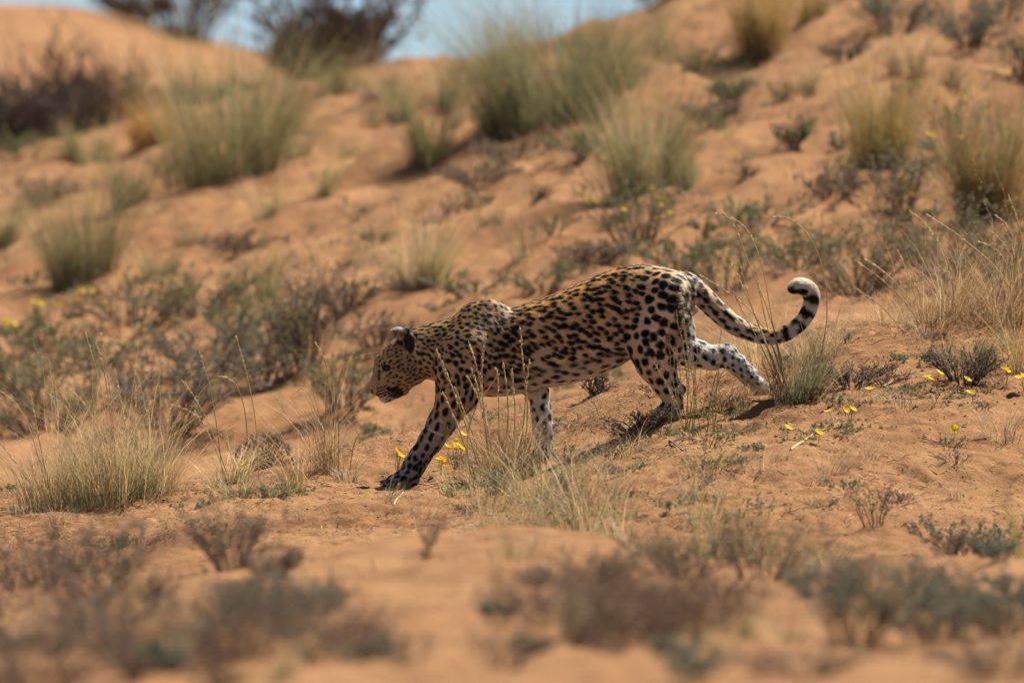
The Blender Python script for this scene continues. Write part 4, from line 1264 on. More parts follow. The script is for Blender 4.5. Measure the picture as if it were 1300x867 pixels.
for i, (px, py, c) in enumerate(((105, 372, 4), (60, 388, 3), (6, 412, 4), (1185, 175, 2))):
    loc = spot(px, py + 8, 33.2, 62)
    rng_ = np.random.default_rng(900 + i)
    rt = thing('flower_patch', ['three yellow flowers together below the wide grey-olive tuft', 'yellow flowers over dark twigs on the lower hillside', 'yellow flowers at the foot of the hill beyond the grass clump', 'yellow flowers between the golden-olive tuft and the reddish tussock'][i], 'flower', loc, 'yellow flowers on the hillside')
    for q in range(c):
        flower_head(np.array([rng_.normal(0, 0.035), rng_.normal(0, 0.03), 0.03 + rng_.random() * 0.02]), 0.022, rt, rng_)
    Gp = Geo(); nl = 40
    pp = rng_.normal(0, 0.05, (nl, 3)); pp[:, 2] = rng_.uniform(0, 0.035, nl)
    pp[:, 2] += ground_zv(pp[:, 0] + loc[0], pp[:, 1] + loc[1]) - loc[2]
    dd = rng_.normal(0, 1, (nl, 3)) + [0, 0, 0.6]; dd /= np.linalg.norm(dd, axis=1, keepdims=True)
    Gp.leaves(pp, dd, rng_.uniform(0.015, 0.03, nl), rng_.uniform(0.006, 0.012, nl), colours(rng_, nl, 1, 'green')[:, 0], rng_)
    lo_ = Gp.build('leaves', M_LEAF, rt); lo_['kind'] = 'stuff'

# ---- beyond the hill: bare thickets and thorn trees before the far dune
def thorn_tree(label, px, py, y, w, h, stems, twigs, seed, leaves=2, name='thorn_bush', cat='bush', group=None, spread=1.0, r0=0.03):
    loc = on_ground(px, y)
    z = Z_of(py, y)
    return shrub(label, loc, w, h, stems, twigs, leaves, 'dark', 'dark', leaf=(0.07, 0.035), r0=r0, spread=spread, seed=seed, name=name, cat=cat, wander=0.10, leaf_low=0.2, group=group)

for i, (px, py, w, h, kind, lab_) in enumerate((
    (120, 470, 130, 50, 'g', 'low green herb in the dip beyond the yellow-green clumps'),
    (20, 500, 110, 60, 'g', 'green herb at the edge of the dip beyond the yellow-green clumps'),
    (300, 430, 90, 50, 'g', 'green herb between the bluish-green bush and the dark upright bush'),
    (330, 380, 70, 60, 'o', 'thin olive tuft above the dark upright bush'),
    (200, 350, 90, 40, 'o', 'flat straw-green tuft above the spreading green herbs'),
    (440, 395, 80, 40, 'b', 'brown dead scrub beside the dark upright bush'),
    (480, 440, 90, 36, 'b', 'brown dead scrub above the leopard\'s head, near the ridge'),
    (655, 205, 110, 30, 'b', 'brown dead scrub in the shade of the great skyline bush'),
    (740, 200, 90, 34, 'g', 'low green herb below the great skyline bush'),
    (610, 235, 90, 24, 'b', 'flat brown scrub on the bare middle slope'),
    (900, 160, 60, 30, 'b', 'brown scrub on the bare slope beside the broad green-gold tussock'),
    (930, 130, 50, 24, 'g', 'tiny green herb below the dense golden tussock\'s shadow'),
    (1070, 80, 50, 26, 'b', 'brown scrub between the dense golden tussock and the grey-green bushes'),
    (1200, 110, 70, 36, 'o', 'olive tuft below the row of grey-green bushes'),
    (1060, 250, 80, 30, 'b', 'brown scrub left of the tangled grey bush, on open sand'),
    (960, 290, 110, 36, 'g', 'low green scrub above the curl of the tail'),
    (760, 335, 80, 26, 'b', 'brown scrub just above the leopard\'s hips'),
    (450, 200, 60, 26, 'o', 'tiny olive tuft on bare sand under the skyline dip'),
    (380, 200, 60, 40, 'o', 'olive tuft downhill of the biggest round olive bush'),
    (60, 260, 90, 34, 'b', 'brown scrub on the slope below the bare dark thicket'),
    (300, 320, 80, 22, 'b', 'flat brown scrub on bare sand below the thin low tuft'))):
    if kind == 'o':
        bg_tuft(px, py, w, h, lab_, 'olive', 'straw', 0.5, 160, 0.8)
    else:
        bg_shrub(px, py, w, h, lab_, 'brown' if kind == 'b' else 'dead', 'dead' if kind == 'b' else 'green', 20, 7, 6, spread=1.15)
thorn_tree('low dark bare thicket at the foot of the far dune', 10, 0, 66, 1.3, 1.0, 80, 14, 301, 2)
thorn_tree('dark bare thicket with spreading twigs, next to the lower thicket', 95, 0, 68, 1.0, 0.85, 60, 14, 302, 2)
thorn_tree('thin leafless shrub whose grey branches stand against the far dune', 105, 0, 64, 1.1, 1.35, 26, 12, 303, 0, spread=0.9, r0=0.016)
thorn_tree('dark thorn tree on the shoulder of the far dune', 235, 0, 97, 2.0, 1.7, 26, 12, 304, 3, name='thorn_tree', cat='tree', spread=1.2)
thorn_tree('small dark bush on the crest of the far dune', 170, 0, 99, 1.0, 0.35, 30, 10, 305, 3)
thorn_tree('dense dark thorn bush standing on the skyline in front of the sky', 412, 0, 64, 0.62, 0.80, 60, 14, 306, 5, spread=0.9)
thorn_tree('thorn tree with drooping dark branches behind the dense skyline bush', 425, 0, 70, 1.35, 1.35, 26, 12, 307, 3, name='thorn_tree', cat='tree', spread=1.1)
thorn_tree('dark scrub between the far dune and the biggest olive bush', 185, 0, 72, 0.9, 0.8, 40, 11, 310, 2)
thorn_tree('dark thorn bush behind the biggest round olive bush', 300, 0, 72, 0.8, 0.55, 30, 10, 308, 2)

# ---- the ridge the leopard walks on (sharp zone)
def near_spot(px, py, y0=27.0, y1=33.0):
    return spot(px, py, y0, y1)

def near_tuft(px, py, wpx, hpx, n, label, pal, pal2=None, mix=0.35, y=None, **kw):
    loc = near_spot(px, py) if y is None else on_ground(px, y)
    s = px_size(loc[1])
    kw.setdefault('bw', 0.0026)
    return grass_tuft(label, loc, wpx * s * 1.1, hpx * s * 1.35, int(n * 1.35), pal, pal2, mix, **kw)

def stalks(parent, paths, y, pal='straw', head=0.42, r=0.0016, fat=1.0, jit=0.06):
    rng = np.random.default_rng(int(abs(paths[0][0][0]) * 13 + 5))
    b = np.array(parent.location)
    for p in paths:
        seed_stalk(p, y + rng.uniform(-jit, jit), parent, b, rng, pal, r, head, fat)

t1 = near_tuft(140, 642, 150, 140, 380, 'yellow-green grass clump with the tallest pale seed stalks', 'straw', 'olive', 0.55, tip='straw', spread=0.5, bend=0.35, wisp=0.16, base_dead=160)
stalks(t1, [[(109, 424), (118, 455), (128, 490), (140, 555), (147, 635)], [(128, 424), (134, 455), (140, 500), (146, 570), (150, 637)], [(146, 470), (151, 500), (160, 545), (167, 590), (168, 632)],
            [(75, 486), (92, 497), (108, 512), (124, 540), (140, 590), (150, 632)], [(123, 437), (131, 462), (140, 520), (150, 640)]], t1.location.y, fat=1.1)
t2 = near_tuft(72, 645, 120, 130, 270, 'yellow-green grass clump with a dark matted foot beside the clump of tallest stalks', 'olive', 'straw', 0.5, tip='straw', spread=0.55, bend=0.4, wisp=0.2, base_dead=220)
stalks(t2, [[(0, 496), (18, 508), (35, 535), (52, 590), (66, 646)], [(0, 562), (22, 590), (42, 620), (62, 646)], [(40, 504), (48, 550), (58, 600), (68, 645)]], t2.location.y)
t3 = near_tuft(196, 628, 90, 120, 300, 'straw-coloured grass clump with airy seed heads on the rising sand', 'straw', 'olive', 0.4, tip='straw', spread=0.5, bend=0.35, wisp=0.28, base_dead=80)
stalks(t3, [[(172, 486), (172, 540), (178, 620)], [(190, 512), (188, 560), (190, 626)], [(218, 515), (212, 560), (204, 626)]], t3.location.y, head=0.35)
t4 = near_tuft(293, 612, 70, 60, 160, 'short pale tuft sending long seed stalks past the woody dead cushion', 'pale', 'straw', 0.5, spread=0.8, bend=0.5, base_dead=60)
stalks(t4, [[(250, 436), (259, 465), (268, 495), (276, 545), (283, 605)], [(232, 483), (246, 502), (262, 530), (280, 575), (290, 610)], [(218, 513), (245, 523), (268, 538), (292, 565), (300, 610)],
            [(300, 428), (308, 455), (317, 490), (326, 540), (328, 600)], [(279, 478), (292, 480), (303, 492), (313, 525), (316, 600)], [(248, 524), (262, 545), (278, 580), (288, 612)]], t4.location.y - 0.05)

# woody dead cushion
def dead_cushion(label, px, py, wpx, hpx, n, seed, pal='grey', name='dead_cushion'):
    loc = near_spot(px, py); s = px_size(loc[1]); rng = np.random.default_rng(seed)
    root = thing(name, label, 'dead plant', loc)
    w, h = wpx * s / 2, hpx * s
    # many short stiff rosettes over a dome
    a = rng.random(n) * 6.28; e = np.arccos(rng.uniform(0.05, 1, n))
    c = np.stack([np.sin(e) * np.cos(a) * w * 0.8, np.sin(e) * np.sin(a) * w * 0.6, np.cos(e) * h * 0.62 + h * 0.1], 1)
    G = Geo()
    i = np.repeat(np.arange(n), 9)
    nrm = c / np.linalg.norm(c, axis=1, keepdims=True)
    d = nrm[i] + rng.normal(0, 0.5, (len(i), 3)); d /= np.linalg.norm(d, axis=1, keepdims=True)
    L = rng.uniform(0.010, 0.026, len(i))
    P = np.stack([c[i], c[i] + d * L[:, None] * 0.6, c[i] + d * L[:, None]], 1)
    G.ribbons(P, np.tile([0.0042, 0.0036, 0.0008], (len(i), 1)), colours(rng, len(i), 3, pal), rng=rng)
    o = G.build('rosettes', M_WOOD, root); o['kind'] = 'stuff'
    m = 90
    a = rng.random(m) * 6.28; rr = np.sqrt(rng.random(m))
    base = np.stack([np.cos(a) * rr * w * 0.25, np.sin(a) * rr * w * 0.25, np.full(m, -0.015)], 1)
    j = rng.integers(0, n, m)
    P = np.stack([base, (base + c[j]) / 2 + rng.normal(0, 0.008, (m, 3)), c[j]], 1)
    G = Geo(); G.tubes(P, np.tile([0.003, 0.0022, 0.0014], (m, 1)), colours(rng, m, 3, 'brown'), 3)
    o = G.build('stems', M_WOOD, root); o['kind'] = 'stuff'
    return root
dead_cushion('grey woody dead cushion plant with a dark hollow under it', 334, 596, 92, 58, 130, 11)
dead_cushion('small greyish dried cushion behind the leopard\'s belly', 757, 502, 46, 30, 50, 12)

# tangle of thin dry stems ahead of the face
t5 = near_tuft(424, 605, 110, 150, 130, 'tangle of thin reddish dry stems in front of the leopard\'s face', 'rust', 'straw', 0.5, spread=0.75, bend=0.9, bw=0.0019, k=7, wisp=0.0, base_dead=40)
stalks(t5, [[(402, 437), (411, 452), (417, 475), (414, 510), (410, 600)]], t5.location.y, head=0.3)
stalks(t5, [[(480, 447), (456, 451), (436, 465), (427, 495), (424, 600)], [(374, 500), (384, 490), (396, 505), (410, 560), (416, 600)], [(436, 465), (428, 490), (430, 530), (430, 600)],
            [(505, 548), (482, 539), (463, 543), (449, 558), (444, 600)], [(470, 580), (450, 540), (436, 530), (420, 560), (418, 604)]], t5.location.y, head=0.0, r=0.0013)
t5b = near_tuft(390, 618, 80, 90, 120, 'short tangle of dry stems beside the woody dead cushion', 'rust', 'straw', 0.6, spread=0.9, bend=0.7, bw=0.0018, k=6)
t6 = near_tuft(352, 628, 60, 40, 90, 'low grey-green wisp on the sand below the woody dead cushion', 'dead', 'green', 0.4, spread=1.0, bend=0.5)
t6b = near_tuft(300, 632, 60, 50, 110, 'pale wispy tuft below the long seed stalks', 'straw', 'olive', 0.4, spread=0.9, bend=0.5, wisp=0.2)
t6c = near_tuft(440, 612, 50, 34, 60, 'few dry bents lying on the sand ahead of the front paw', 'straw', 'dead', 0.4, spread=1.3, bend=0.6)

# dry straw tuft in front of the chest
t7 = near_tuft(644, 612, 90, 84, 560, 'dry golden straw tuft between the front legs of the leopard', 'straw', 'rust', 0.55, y=29.55, spread=0.65, bend=0.45, bw=0.0019, k=6, wisp=0.12)
stalks(t7, [[(555, 445), (565, 470), (577, 500), (592, 540), (612, 610)], [(595, 434), (601, 452), (609, 480), (616, 530), (624, 610)], [(617, 427), (613, 450), (611, 480), (615, 540), (624, 612)],
            [(661, 418), (662, 445), (666, 480), (672, 525), (660, 610)], [(639, 462), (643, 490), (646, 530), (640, 610)], [(650, 468), (652, 495), (655, 530), (645, 610)], [(672, 459), (668, 490), (665, 540), (652, 612)],
            [(593, 478), (604, 497), (614, 520), (622, 560), (628, 612)], [(598, 468), (606, 490), (614, 530), (626, 610)], [(563, 500), (572, 520), (585, 550), (605, 612)], [(630, 470), (633, 510), (634, 612)], [(578, 492), (588, 520), (604, 560), (618, 612)]],
       t7.location.y, pal='straw', head=0.6, r=0.0019, fat=1.25, jit=0.05)
rs = np.random.default_rng(4)
stalks(t7, [[(634, 474), (618, 496), (602, 520), (590, 560), (600, 612)]], t7.location.y - 0.05, head=0.0, r=0.0024, pal='pale')
t7b = near_tuft(634, 618, 84, 50, 260, 'low matted straw at the foot of the golden tuft between the front legs', 'straw', 'gold', 0.4, y=29.5, spread=1.1, bend=0.6, bw=0.0018)

# in front of the feet
t8 = near_tuft(586, 672, 66, 58, 70, 'small green tuft of stiff blades below the front paw', 'green', 'straw', 0.45, y=28.9, spread=0.75, bend=0.2, bw=0.0032)
t8b = near_tuft(632, 668, 60, 54, 90, 'half dead tuft with green tips beside the small stiff green one', 'dead', 'green', 0.4, y=28.7, spread=0.8, bend=0.3, bw=0.0028)
t9 = near_tuft(690, 662, 90, 90, 160, 'pale green-straw tuft below the upright far front paw', 'straw', 'green', 0.45, y=28.3, spread=0.8, bend=0.4, wisp=0.2)
t10 = near_tuft(745, 690, 130, 120, 150, 'out of focus pale tuft on the rise before the hind feet', 'straw', 'olive', 0.5, y=27.3, spread=0.8, bend=0.4, wisp=0.2)
shrub('broken dark twigs at the upright far front paw', near_spot(668, 606), 0.16, 0.07, 14, 5, 2, 'dark', 'dead', leaf=(0.009, 0.004), r0=0.003, name='dead_twigs', cat='twigs', spread=1.1, seed=41)
shrub('dry brown twiglets behind the upright far front paw', near_spot(716, 590), 0.10, 0.08, 10, 5, 3, 'brown', 'dead', leaf=(0.008, 0.004), r0=0.002, name='dead_twigs', cat='twigs', seed=42)
shrub('dark charred-looking twigs below the standing hind leg', near_spot(815, 556), 0.26, 0.10, 34, 6, 3, 'dark', 'dead', leaf=(0.010, 0.004), r0=0.0032, name='dead_twigs', cat='twigs', spread=1.1, seed=43)
shrub('dark twigs lying downhill of the charred-looking ones', near_spot(775, 580), 0.16, 0.07, 18, 5, 2, 'dark', 'brown', leaf=(0.009, 0.004), r0=0.0028, name='dead_twigs', cat='twigs', spread=1.1, seed=44)
shrub('curly grey-green herb on the sand before the hind feet', near_spot(900, 560), 0.34, 0.06, 18, 6, 7, 'brown', 'green', leaf=(0.010, 0.005), r0=0.0016, name='creeping_herb', cat='herb', spread=1.2, seed=45)
shrub('sparse green herb below the creeping one', near_spot(905, 600), 0.30, 0.09, 16, 6, 5, 'dead', 'yellowgreen', leaf=(0.010, 0.0045), r0=0.0016, name='creeping_herb', cat='herb', spread=1.1, seed=46)

near_tuft(800, 592, 50, 36, 50, 'thin straw in the shadow below the standing hind leg', 'straw', 'green', 0.3, y=29.25, spread=0.9, bend=0.4, bw=0.0018, wisp=0.3)
near_tuft(762, 604, 56, 34, 60, 'straw wisps at the lower end of the leopard\'s shadow', 'straw', 'dead', 0.4, y=29.1, spread=0.9, bend=0.4, bw=0.0018, wisp=0.3)
near_tuft(838, 572, 44, 34, 40, 'few green-straw blades by the shadow of the standing hind leg', 'olive', 'straw', 0.5, y=29.4, spread=0.9, bend=0.4, bw=0.0018)
# stalky herb in front of the hind leg
def stalky_herb(label, px, y, tips, seed):
    loc = on_ground(px, y); rng = np.random.default_rng(seed); b = np.array(loc)
    root = thing('stalky_herb', label, 'herb', loc)
    for (tx, ty) in tips:
        k = 9; q = np.linspace(0, 1, k)
        tip = np.array([X_of(tx, y), y + rng.uniform(-0.04, 0.04), Z_of(ty, y)]) - b
        foot = np.array([rng.normal(0, 0.02), rng.normal(0, 0.02), -0.02])
        P = foot + (tip - foot) * q[:, None] + np.array([1, 0.3, 0]) * (np.sin(q * 3.1)[:, None] * rng.normal(0, 0.02)) + rng.normal(0, 0.0025, (k, 3)) * q[:, None]
        G = Geo(); G.tubes(P[None], (0.0019 * (1.1 - 0.7 * q))[None], colours(rng, 1, k, 'straw', None, 0.15) * np.array([0.85, 0.92, 0.7]), 4)
        n = int(26 * np.linalg.norm(tip) / 0.4) + 6
        s = rng.uniform(0.22, 1.0, n) * (k - 1.001); i = s.astype(int); f = (s - i)[:, None]
        C = P[i] * (1 - f) + P[i + 1] * f
        D = rng.normal(0, 0.55, (n, 3)) + np.array([0, 0, 0.9]); D /= np.linalg.norm(D, axis=1, keepdims=True)
        G.leaves(C, D, rng.uniform(0.007, 0.017, n), rng.uniform(0.0025, 0.005, n), np.where(rng.random((n, 1)) < 0.55, colours(rng, n, 1, 'olive')[:, 0], colours(rng, n, 1, 'straw')[:, 0]), rng)
        G.build('stem', M_LEAF, root)
    return root
stalky_herb('tall stalky herb with tiny leaves in front of the standing hind leg', 872, 29.5, [(863, 368), (858, 392), (849, 408), (870, 420), (877, 440), (852, 440), (840, 470), (884, 436), (890, 470), (828, 460), (866, 404), (861, 450), (874, 470)], 51)
stalky_herb('shorter stalky herb in front of the hock of the trailing hind leg', 905, 29.55, [(916, 420), (922, 440), (934, 444), (900, 448), (928, 470), (912, 470)], 52)
near_tuft(910, 515, 80, 40, 260, 'matted dry straw under the trailing hind leg', 'straw', 'rust', 0.5, y=29.9, spread=1.1, bend=0.6, bw=0.0018)
near_tuft(950, 515, 60, 34, 120, 'short straw stubble by the trailing hind foot', 'straw', 'dead', 0.5, y=29.95, spread=1.1, bend=0.5, bw=0.0018)

# tussock at the trailing hind foot and the tall bents round the tail
t11 = near_tuft(1008, 512, 84, 78, 420, 'tight tussock with a dark matted foot at the trailing hind paw', 'dead', 'olive', 0.5, y=29.85, spread=0.8, bend=0.25, bw=0.0026, base_dead=300)
stalks(t11, [[(911, 271), (926, 274), (936, 290), (945, 322), (966, 370), (988, 428), (1000, 505)], [(930, 277), (944, 284), (956, 303), (968, 335), (976, 380), (985, 440), (1002, 508)],
             [(985, 275), (1006, 274), (1028, 298), (1041, 325), (1050, 365), (1053, 410), (1030, 508)], [(929, 332), (938, 354), (950, 380), (968, 425), (998, 508)], [(938, 330), (946, 360), (956, 395), (975, 440), (1000, 508)],
             [(925, 360), (940, 390), (962, 430), (998, 508)], [(960, 345), (968, 390), (980, 440), (1004, 508)], [(890, 350), (925, 370), (960, 400), (985, 445), (1004, 508)]], t11.location.y + 0.03, pal='straw', head=0.38, r=0.0015, jit=0.1)
t12 = near_tuft(965, 480, 130, 100, 280, 'thin dry bents growing behind the tail', 'straw', 'pale', 0.4, y=30.75, spread=0.55, bend=0.4, bw=0.0017, k=6, wisp=0.15)
near_tuft(1040, 455, 90, 70, 200, 'dry wispy grass below the curl of the tail', 'straw', 'olive', 0.4, y=30.6, spread=0.8, bend=0.4, bw=0.0018, wisp=0.2)
shrub('dark dead twiggy mat on the sand beyond the tight tussock', near_spot(1082, 492), 0.30, 0.11, 46, 7, 3, 'dark', 'dead', leaf=(0.010, 0.004), r0=0.0030, name='dead_twigs', cat='twigs', spread=1.1, seed=61)
shrub('low dry twigs trailing along the sand from the dark dead mat', near_spot(1125, 487), 0.22, 0.06, 22, 6, 3, 'brown', 'dead', leaf=(0.009, 0.004), r0=0.0022, name='dead_twigs', cat='twigs', spread=1.2, seed=62)
shrub('small dark twig poking up alone in bare sand', near_spot(1076, 436), 0.05, 0.06, 6, 4, 2, 'dark', 'brown', leaf=(0.008, 0.003), r0=0.002, name='dead_twigs', cat='twigs', seed=63)
shrub('dark dead clump below the dry grass ridge', near_spot(1222, 486), 0.26, 0.16, 40, 8, 3, 'dark', 'dead', leaf=(0.012, 0.005), r0=0.0032, name='dead_twigs', cat='twigs', spread=1.0, seed=64)
near_tuft(1235, 488, 80, 60, 220, 'short grey-green tuft growing out of the dark dead clump', 'dead', 'olive', 0.5, y=30.2, spread=0.9, bend=0.4)

t13 = near_tuft(1190, 445, 120, 120, 220, 'dry grass clump on the ridge with long arching seed stalks', 'straw', 'rust', 0.4, y=30.9, spread=0.65, bend=0.45, bw=0.0018, k=6, wisp=0.15)
stalks(t13, [[(1154, 267), (1172, 281), (1189, 300), (1204, 330), (1212, 370), (1205, 442)], [(1091, 334), (1110, 347), (1128, 362), (1150, 385), (1168, 412), (1180, 445)], [(1085, 365), (1100, 375), (1117, 386), (1138, 410), (1165, 445)],
             [(1195, 344), (1206, 346), (1211, 362), (1210, 390), (1200, 445)], [(1100, 330), (1130, 350), (1160, 385), (1180, 440)], [(1160, 345), (1168, 380), (1180, 445)], [(1140, 320), (1158, 365), (1178, 445)]], 30.88, head=0.45, r=0.0015)
t14 = near_tuft(1275, 440, 120, 130, 250, 'tall dry grass clump at the end of the ridge', 'straw', 'rust', 0.45, y=30.8, spread=0.7, bend=0.5, bw=0.0018, k=6, wisp=0.18)
stalks(t14, [[(1281, 250), (1289, 270), (1296, 295), (1300, 340), (1296, 440)], [(1266, 275), (1276, 283), (1286, 300), (1294, 330), (1290, 440)], [(1260, 295), (1272, 306), (1284, 325), (1290, 360), (1285, 440)],
             [(1178, 273), (1205, 290), (1234, 312), (1258, 332), (1282, 360), (1292, 440)], [(1242, 307), (1262, 313), (1280, 335), (1284, 380), (1280, 440)], [(1272, 285), (1285, 310), (1290, 350), (1286, 440)]], 30.8, head=0.42, r=0.0016)
near_tuft(1130, 440, 120, 60, 160, 'fine dry bents between the dark twigs and the arching stalks', 'straw', 'pale', 0.4, y=31.0, spread=0.8, bend=0.45, bw=0.0017, wisp=0.2)
near_tuft(1240, 420, 150, 90, 220, 'fine dry grass haze behind the arching stalks', 'straw', 'rust', 0.5, y=31.3, spread=0.75, bend=0.45, bw=0.0018, wisp=0.1)
near_tuft(1295, 470, 60, 90, 200, 'straw clump with yellow flowers at its foot', 'straw', 'gold', 0.4, y=30.1, spread=0.8, bend=0.5, bw=0.0018)
near_tuft(1272, 552, 60, 70, 70, 'thin dry stems standing on the open sand below the ridge', 'straw', 'brown', 0.5, y=29.0, spread=0.6, bend=0.4, bw=0.0018)
near_tuft(1200, 560, 46, 34, 50, 'few dry stems round a small dark stump', 'dead', 'straw', 0.5, y=28.9, spread=0.8, bend=0.4, bw=0.0018)
near_tuft(1150, 520, 60, 40, 60, 'wispy straw on the open sand by the yellow flowers', 'straw', 'dead', 0.5, spread=1.1, bend=0.5, bw=0.0016)
shrub('creeping green herb among the yellow flowers', near_spot(1050, 552), 0.28, 0.035, 16, 6, 6, 'brown', 'green', leaf=(0.011, 0.005), r0=0.0014, name='creeping_herb', cat='herb', spread=1.3, seed=65)
shrub('creeping green herb near the pair of yellow flowers', near_spot(1190, 508), 0.30, 0.04, 16, 6, 6, 'brown', 'green', leaf=(0.011, 0.005), r0=0.0014, name='creeping_herb', cat='herb', spread=1.3, seed=66)
shrub('strip of flat green leaves on the sand beyond the dark twigs', near_spot(1160, 462), 0.26, 0.03, 14, 6, 7, 'brown', 'green', leaf=(0.012, 0.006), r0=0.0014, name='creeping_herb', cat='herb', spread=1.3, seed=67)
shrub('small bare twiggy shrublet on open sand', near_spot(1112, 668, 26.8), 0.20, 0.19, 12, 9, 3, 'brown', 'dead', leaf=(0.008, 0.004), r0=0.0020, name='bare_shrublet', cat='shrub', spread=1.0, seed=68)
shrub('grey-green leafy herb on the near rise', near_spot(1228, 706, 25.8), 0.34, 0.15, 22, 8, 9, 'brown', 'sage', leaf=(0.012, 0.006), r0=0.0022, name='grey_herb', cat='herb', spread=1.1, seed=69)

# pale bent sticks lying on the sand
def stick(label, pts, r, pal='pale'):
    rng = np.random.default_rng(int(pts[0][0]))
    W = np.array([near_spot(*p) for p in pts]); W[:, 2] += r * 0.7
    q = np.linspace(0, 1, 9); t = np.linspace(0, 1, len(W))
    P = np.stack([np.interp(q, t, W[:, i]) for i in range(3)], 1)
    P[:, 2] = np.maximum(P[:, 2], ground_zv(P[:, 0], P[:, 1]) + r * 0.5)
    b = P[0].copy()
    G = Geo(); G.tubes((P - b)[None], (r * (1.1 - 0.5 * q))[None], colours(rng, 1, 9, pal, None, 0.05), 6)
    o = G.build('dry_stick', M_WOOD, None, True); o.location = b
    o['label'] = label; o['category'] = 'stick'
stick('pale bent straw stick lying below the yellow flowers', [(1004, 572), (1022, 560), (1042, 548), (1078, 540)], 0.004)
stick('thin pale stick across the foot of the yellow-green clump', [(110, 640), (135, 636), (160, 632)], 0.003)
stick('grey curved stick beside the dark dead mat', [(1122, 492), (1136, 484), (1155, 482)], 0.004, 'grey')
stick('short pale stick just below the front paw', [(500, 642), (512, 628)], 0.0025)
stick('grey twig on the sand below the creeping herb', [(850, 562), (868, 574)], 0.003, 'grey')
stick('reddish twig on the sand below the hind feet', [(880, 545), (895, 536)], 0.003, 'dead')

# yellow flowers near the leopard
FL = [(508, 578, 30.25, 4, 'yellow flower heads just behind the reaching front paw'), (580, 566, 30.32, 7, 'bunch of yellow flowers between the front legs'), (586, 550, 30.45, 2, 'single yellow flower highest behind the front leg'),
      (560, 584, 30.15, 3, 'pair of yellow flowers below the bunch between the front legs'), (1104, 494, None, 1, 'large single yellow flower beside the dark dead mat'), (1083, 520, None, 2, 'pair of yellow flowers above the pale bent stick'),
      (1052, 522, None, 1, 'small yellow flower next to the pair above the bent stick'), (1000, 543, None, 1, 'bright yellow flower at the upper end of the creeping herb'), (1040, 549, None, 1, 'yellow flower touching the pale bent stick'),
      (1187, 481, None, 4, 'bunch of yellow flowers below the dark dead clump'), (1232, 498, None, 1, 'yellow flower downhill of the dark dead clump'), (1211, 545, None, 1, 'yellow flower beside the small dark stump'),
      (1294, 480, None, 2, 'yellow flowers at the foot of the straw clump'), (1278, 472, None, 2, 'yellow flowers half hidden in the straw clump'), (1228, 482, None, 1, 'tiny yellow flower under the dark dead clump')]
for px, py, y, n, lab_ in FL:
    yellow_flower(px, py, y, lab_, 0.017 if n < 3 else 0.015, 0.05, 16, 'yellow flowers on the ridge', n)

# ---- blurred plants on the near mound
def fg(px, py, wpx, hpx, label, pw='brown', pl='sage', stems=26, twigs=9, leaves=5, leaf=(0.011, 0.0055), y=None, **kw):
    loc = spot(px, py, 13.5, 26.4) if y is None else on_ground(px, y)
    s = px_size(loc[1])
    return shrub(label, loc, wpx * s * 1.15, hpx * s * 0.95, int(stems * 1.2), twigs, leaves, pw, pl, leaf=leaf, r0=0.0024, name='low_shrub', spread=1.05, pal_leaf2='brown' if leaves < 6 else None, **kw)
fg(125, 748, 190, 120, 'grey-green bush with brown stems on the near rise below the grass clumps', leaves=5, stems=30)
fg(60, 745, 110, 80, 'thin brown bush beside the grey-green bush on the near rise', leaves=3)
fg(300, 722, 110, 95, 'dark grey-green bush at the edge of the bare near mound', leaves=5)
fg(345, 735, 70, 50, 'small brown bush touching the dark grey-green one', leaves=2)
fg(540, 706, 40, 76, 'lone dark twiggy sprig on the bare near mound', stems=5, twigs=7, leaves=3)
fg(45, 862, 200, 110, 'wide blurred brown bush in the near corner', leaves=2, y=16.5)
fg(185, 860, 210, 120, 'blurred brown bush next to the one in the near corner', leaves=3, y=17.0)
fg(300, 850, 190, 120, 'blurred brown bush with bluish leaf tips', leaves=4, y=17.5)
fg(420, 845, 170, 100, 'blurred brown bush at the end of the near row', leaves=2, y=17.2)
fg(120, 800, 150, 70, 'small blurred bush behind the near row', leaves=3, y=19.5)
fg(350, 795, 120, 70, 'small bluish-green blurred bush behind the near row', leaves=6, y=19.5)
fg(520, 860, 90, 50, 'low blurred sprig on bare near sand', stems=10, leaves=2, y=16.5)
fg(700, 815, 150, 80, 'blurred brown bush at the end of the big dark bush', leaves=2, y=18.6)
fg(790, 832, 240, 120, 'biggest dark brown blurred bush on the near mound', 'brown', 'brown', stems=44, leaves=4, y=18.0)
fg(880, 815, 180, 110, 'dark brown blurred bush against the biggest one', 'brown', 'brown', stems=30, leaves=4, y=18.6)
fg(760, 765, 130, 70, 'dusty green blurred bush behind the biggest brown one', leaves=4, y=21.0)
fg(870, 740, 130, 80, 'dusty green blurred bush on the crest of the near mound', 'dead', 'olive', leaves=4, y=22.5)
fg(960, 760, 150, 100, 'olive blurred bush where the near mound dips', 'brown', 'olive', leaves=4, y=22.5)
fg(1085, 830, 140, 150, 'upright blue-green blurred bush on the near mound', leaves=8, stems=26, y=18.5)
fg(1060, 775, 80, 90, 'thin upright blurred sprig behind the blue-green bush', leaves=4, stems=10, y=21)
fg(1190, 830, 140, 90, 'blue-green blurred bush beside the upright one', leaves=6, y=18.5)
fg(1275, 815, 120, 90, 'blurred blue-green bush at the far end of the near mound', leaves=6, y=18.8)
fg(1180, 770, 90, 60, 'small brown blurred bush between the blue-green ones', leaves=2, y=21)
fg(1010, 862, 150, 60, 'low brown blurred bush in front of the upright blue-green one', leaves=1, y=16.4)
fg(1270, 868, 160, 60, 'low brown blurred bush in the other near corner', leaves=2, y=16.2)
fg(880, 872, 80, 50, 'blurred pale green sprig below the biggest brown bush', 'dead', 'sage', stems=10, leaves=6, y=16.0)
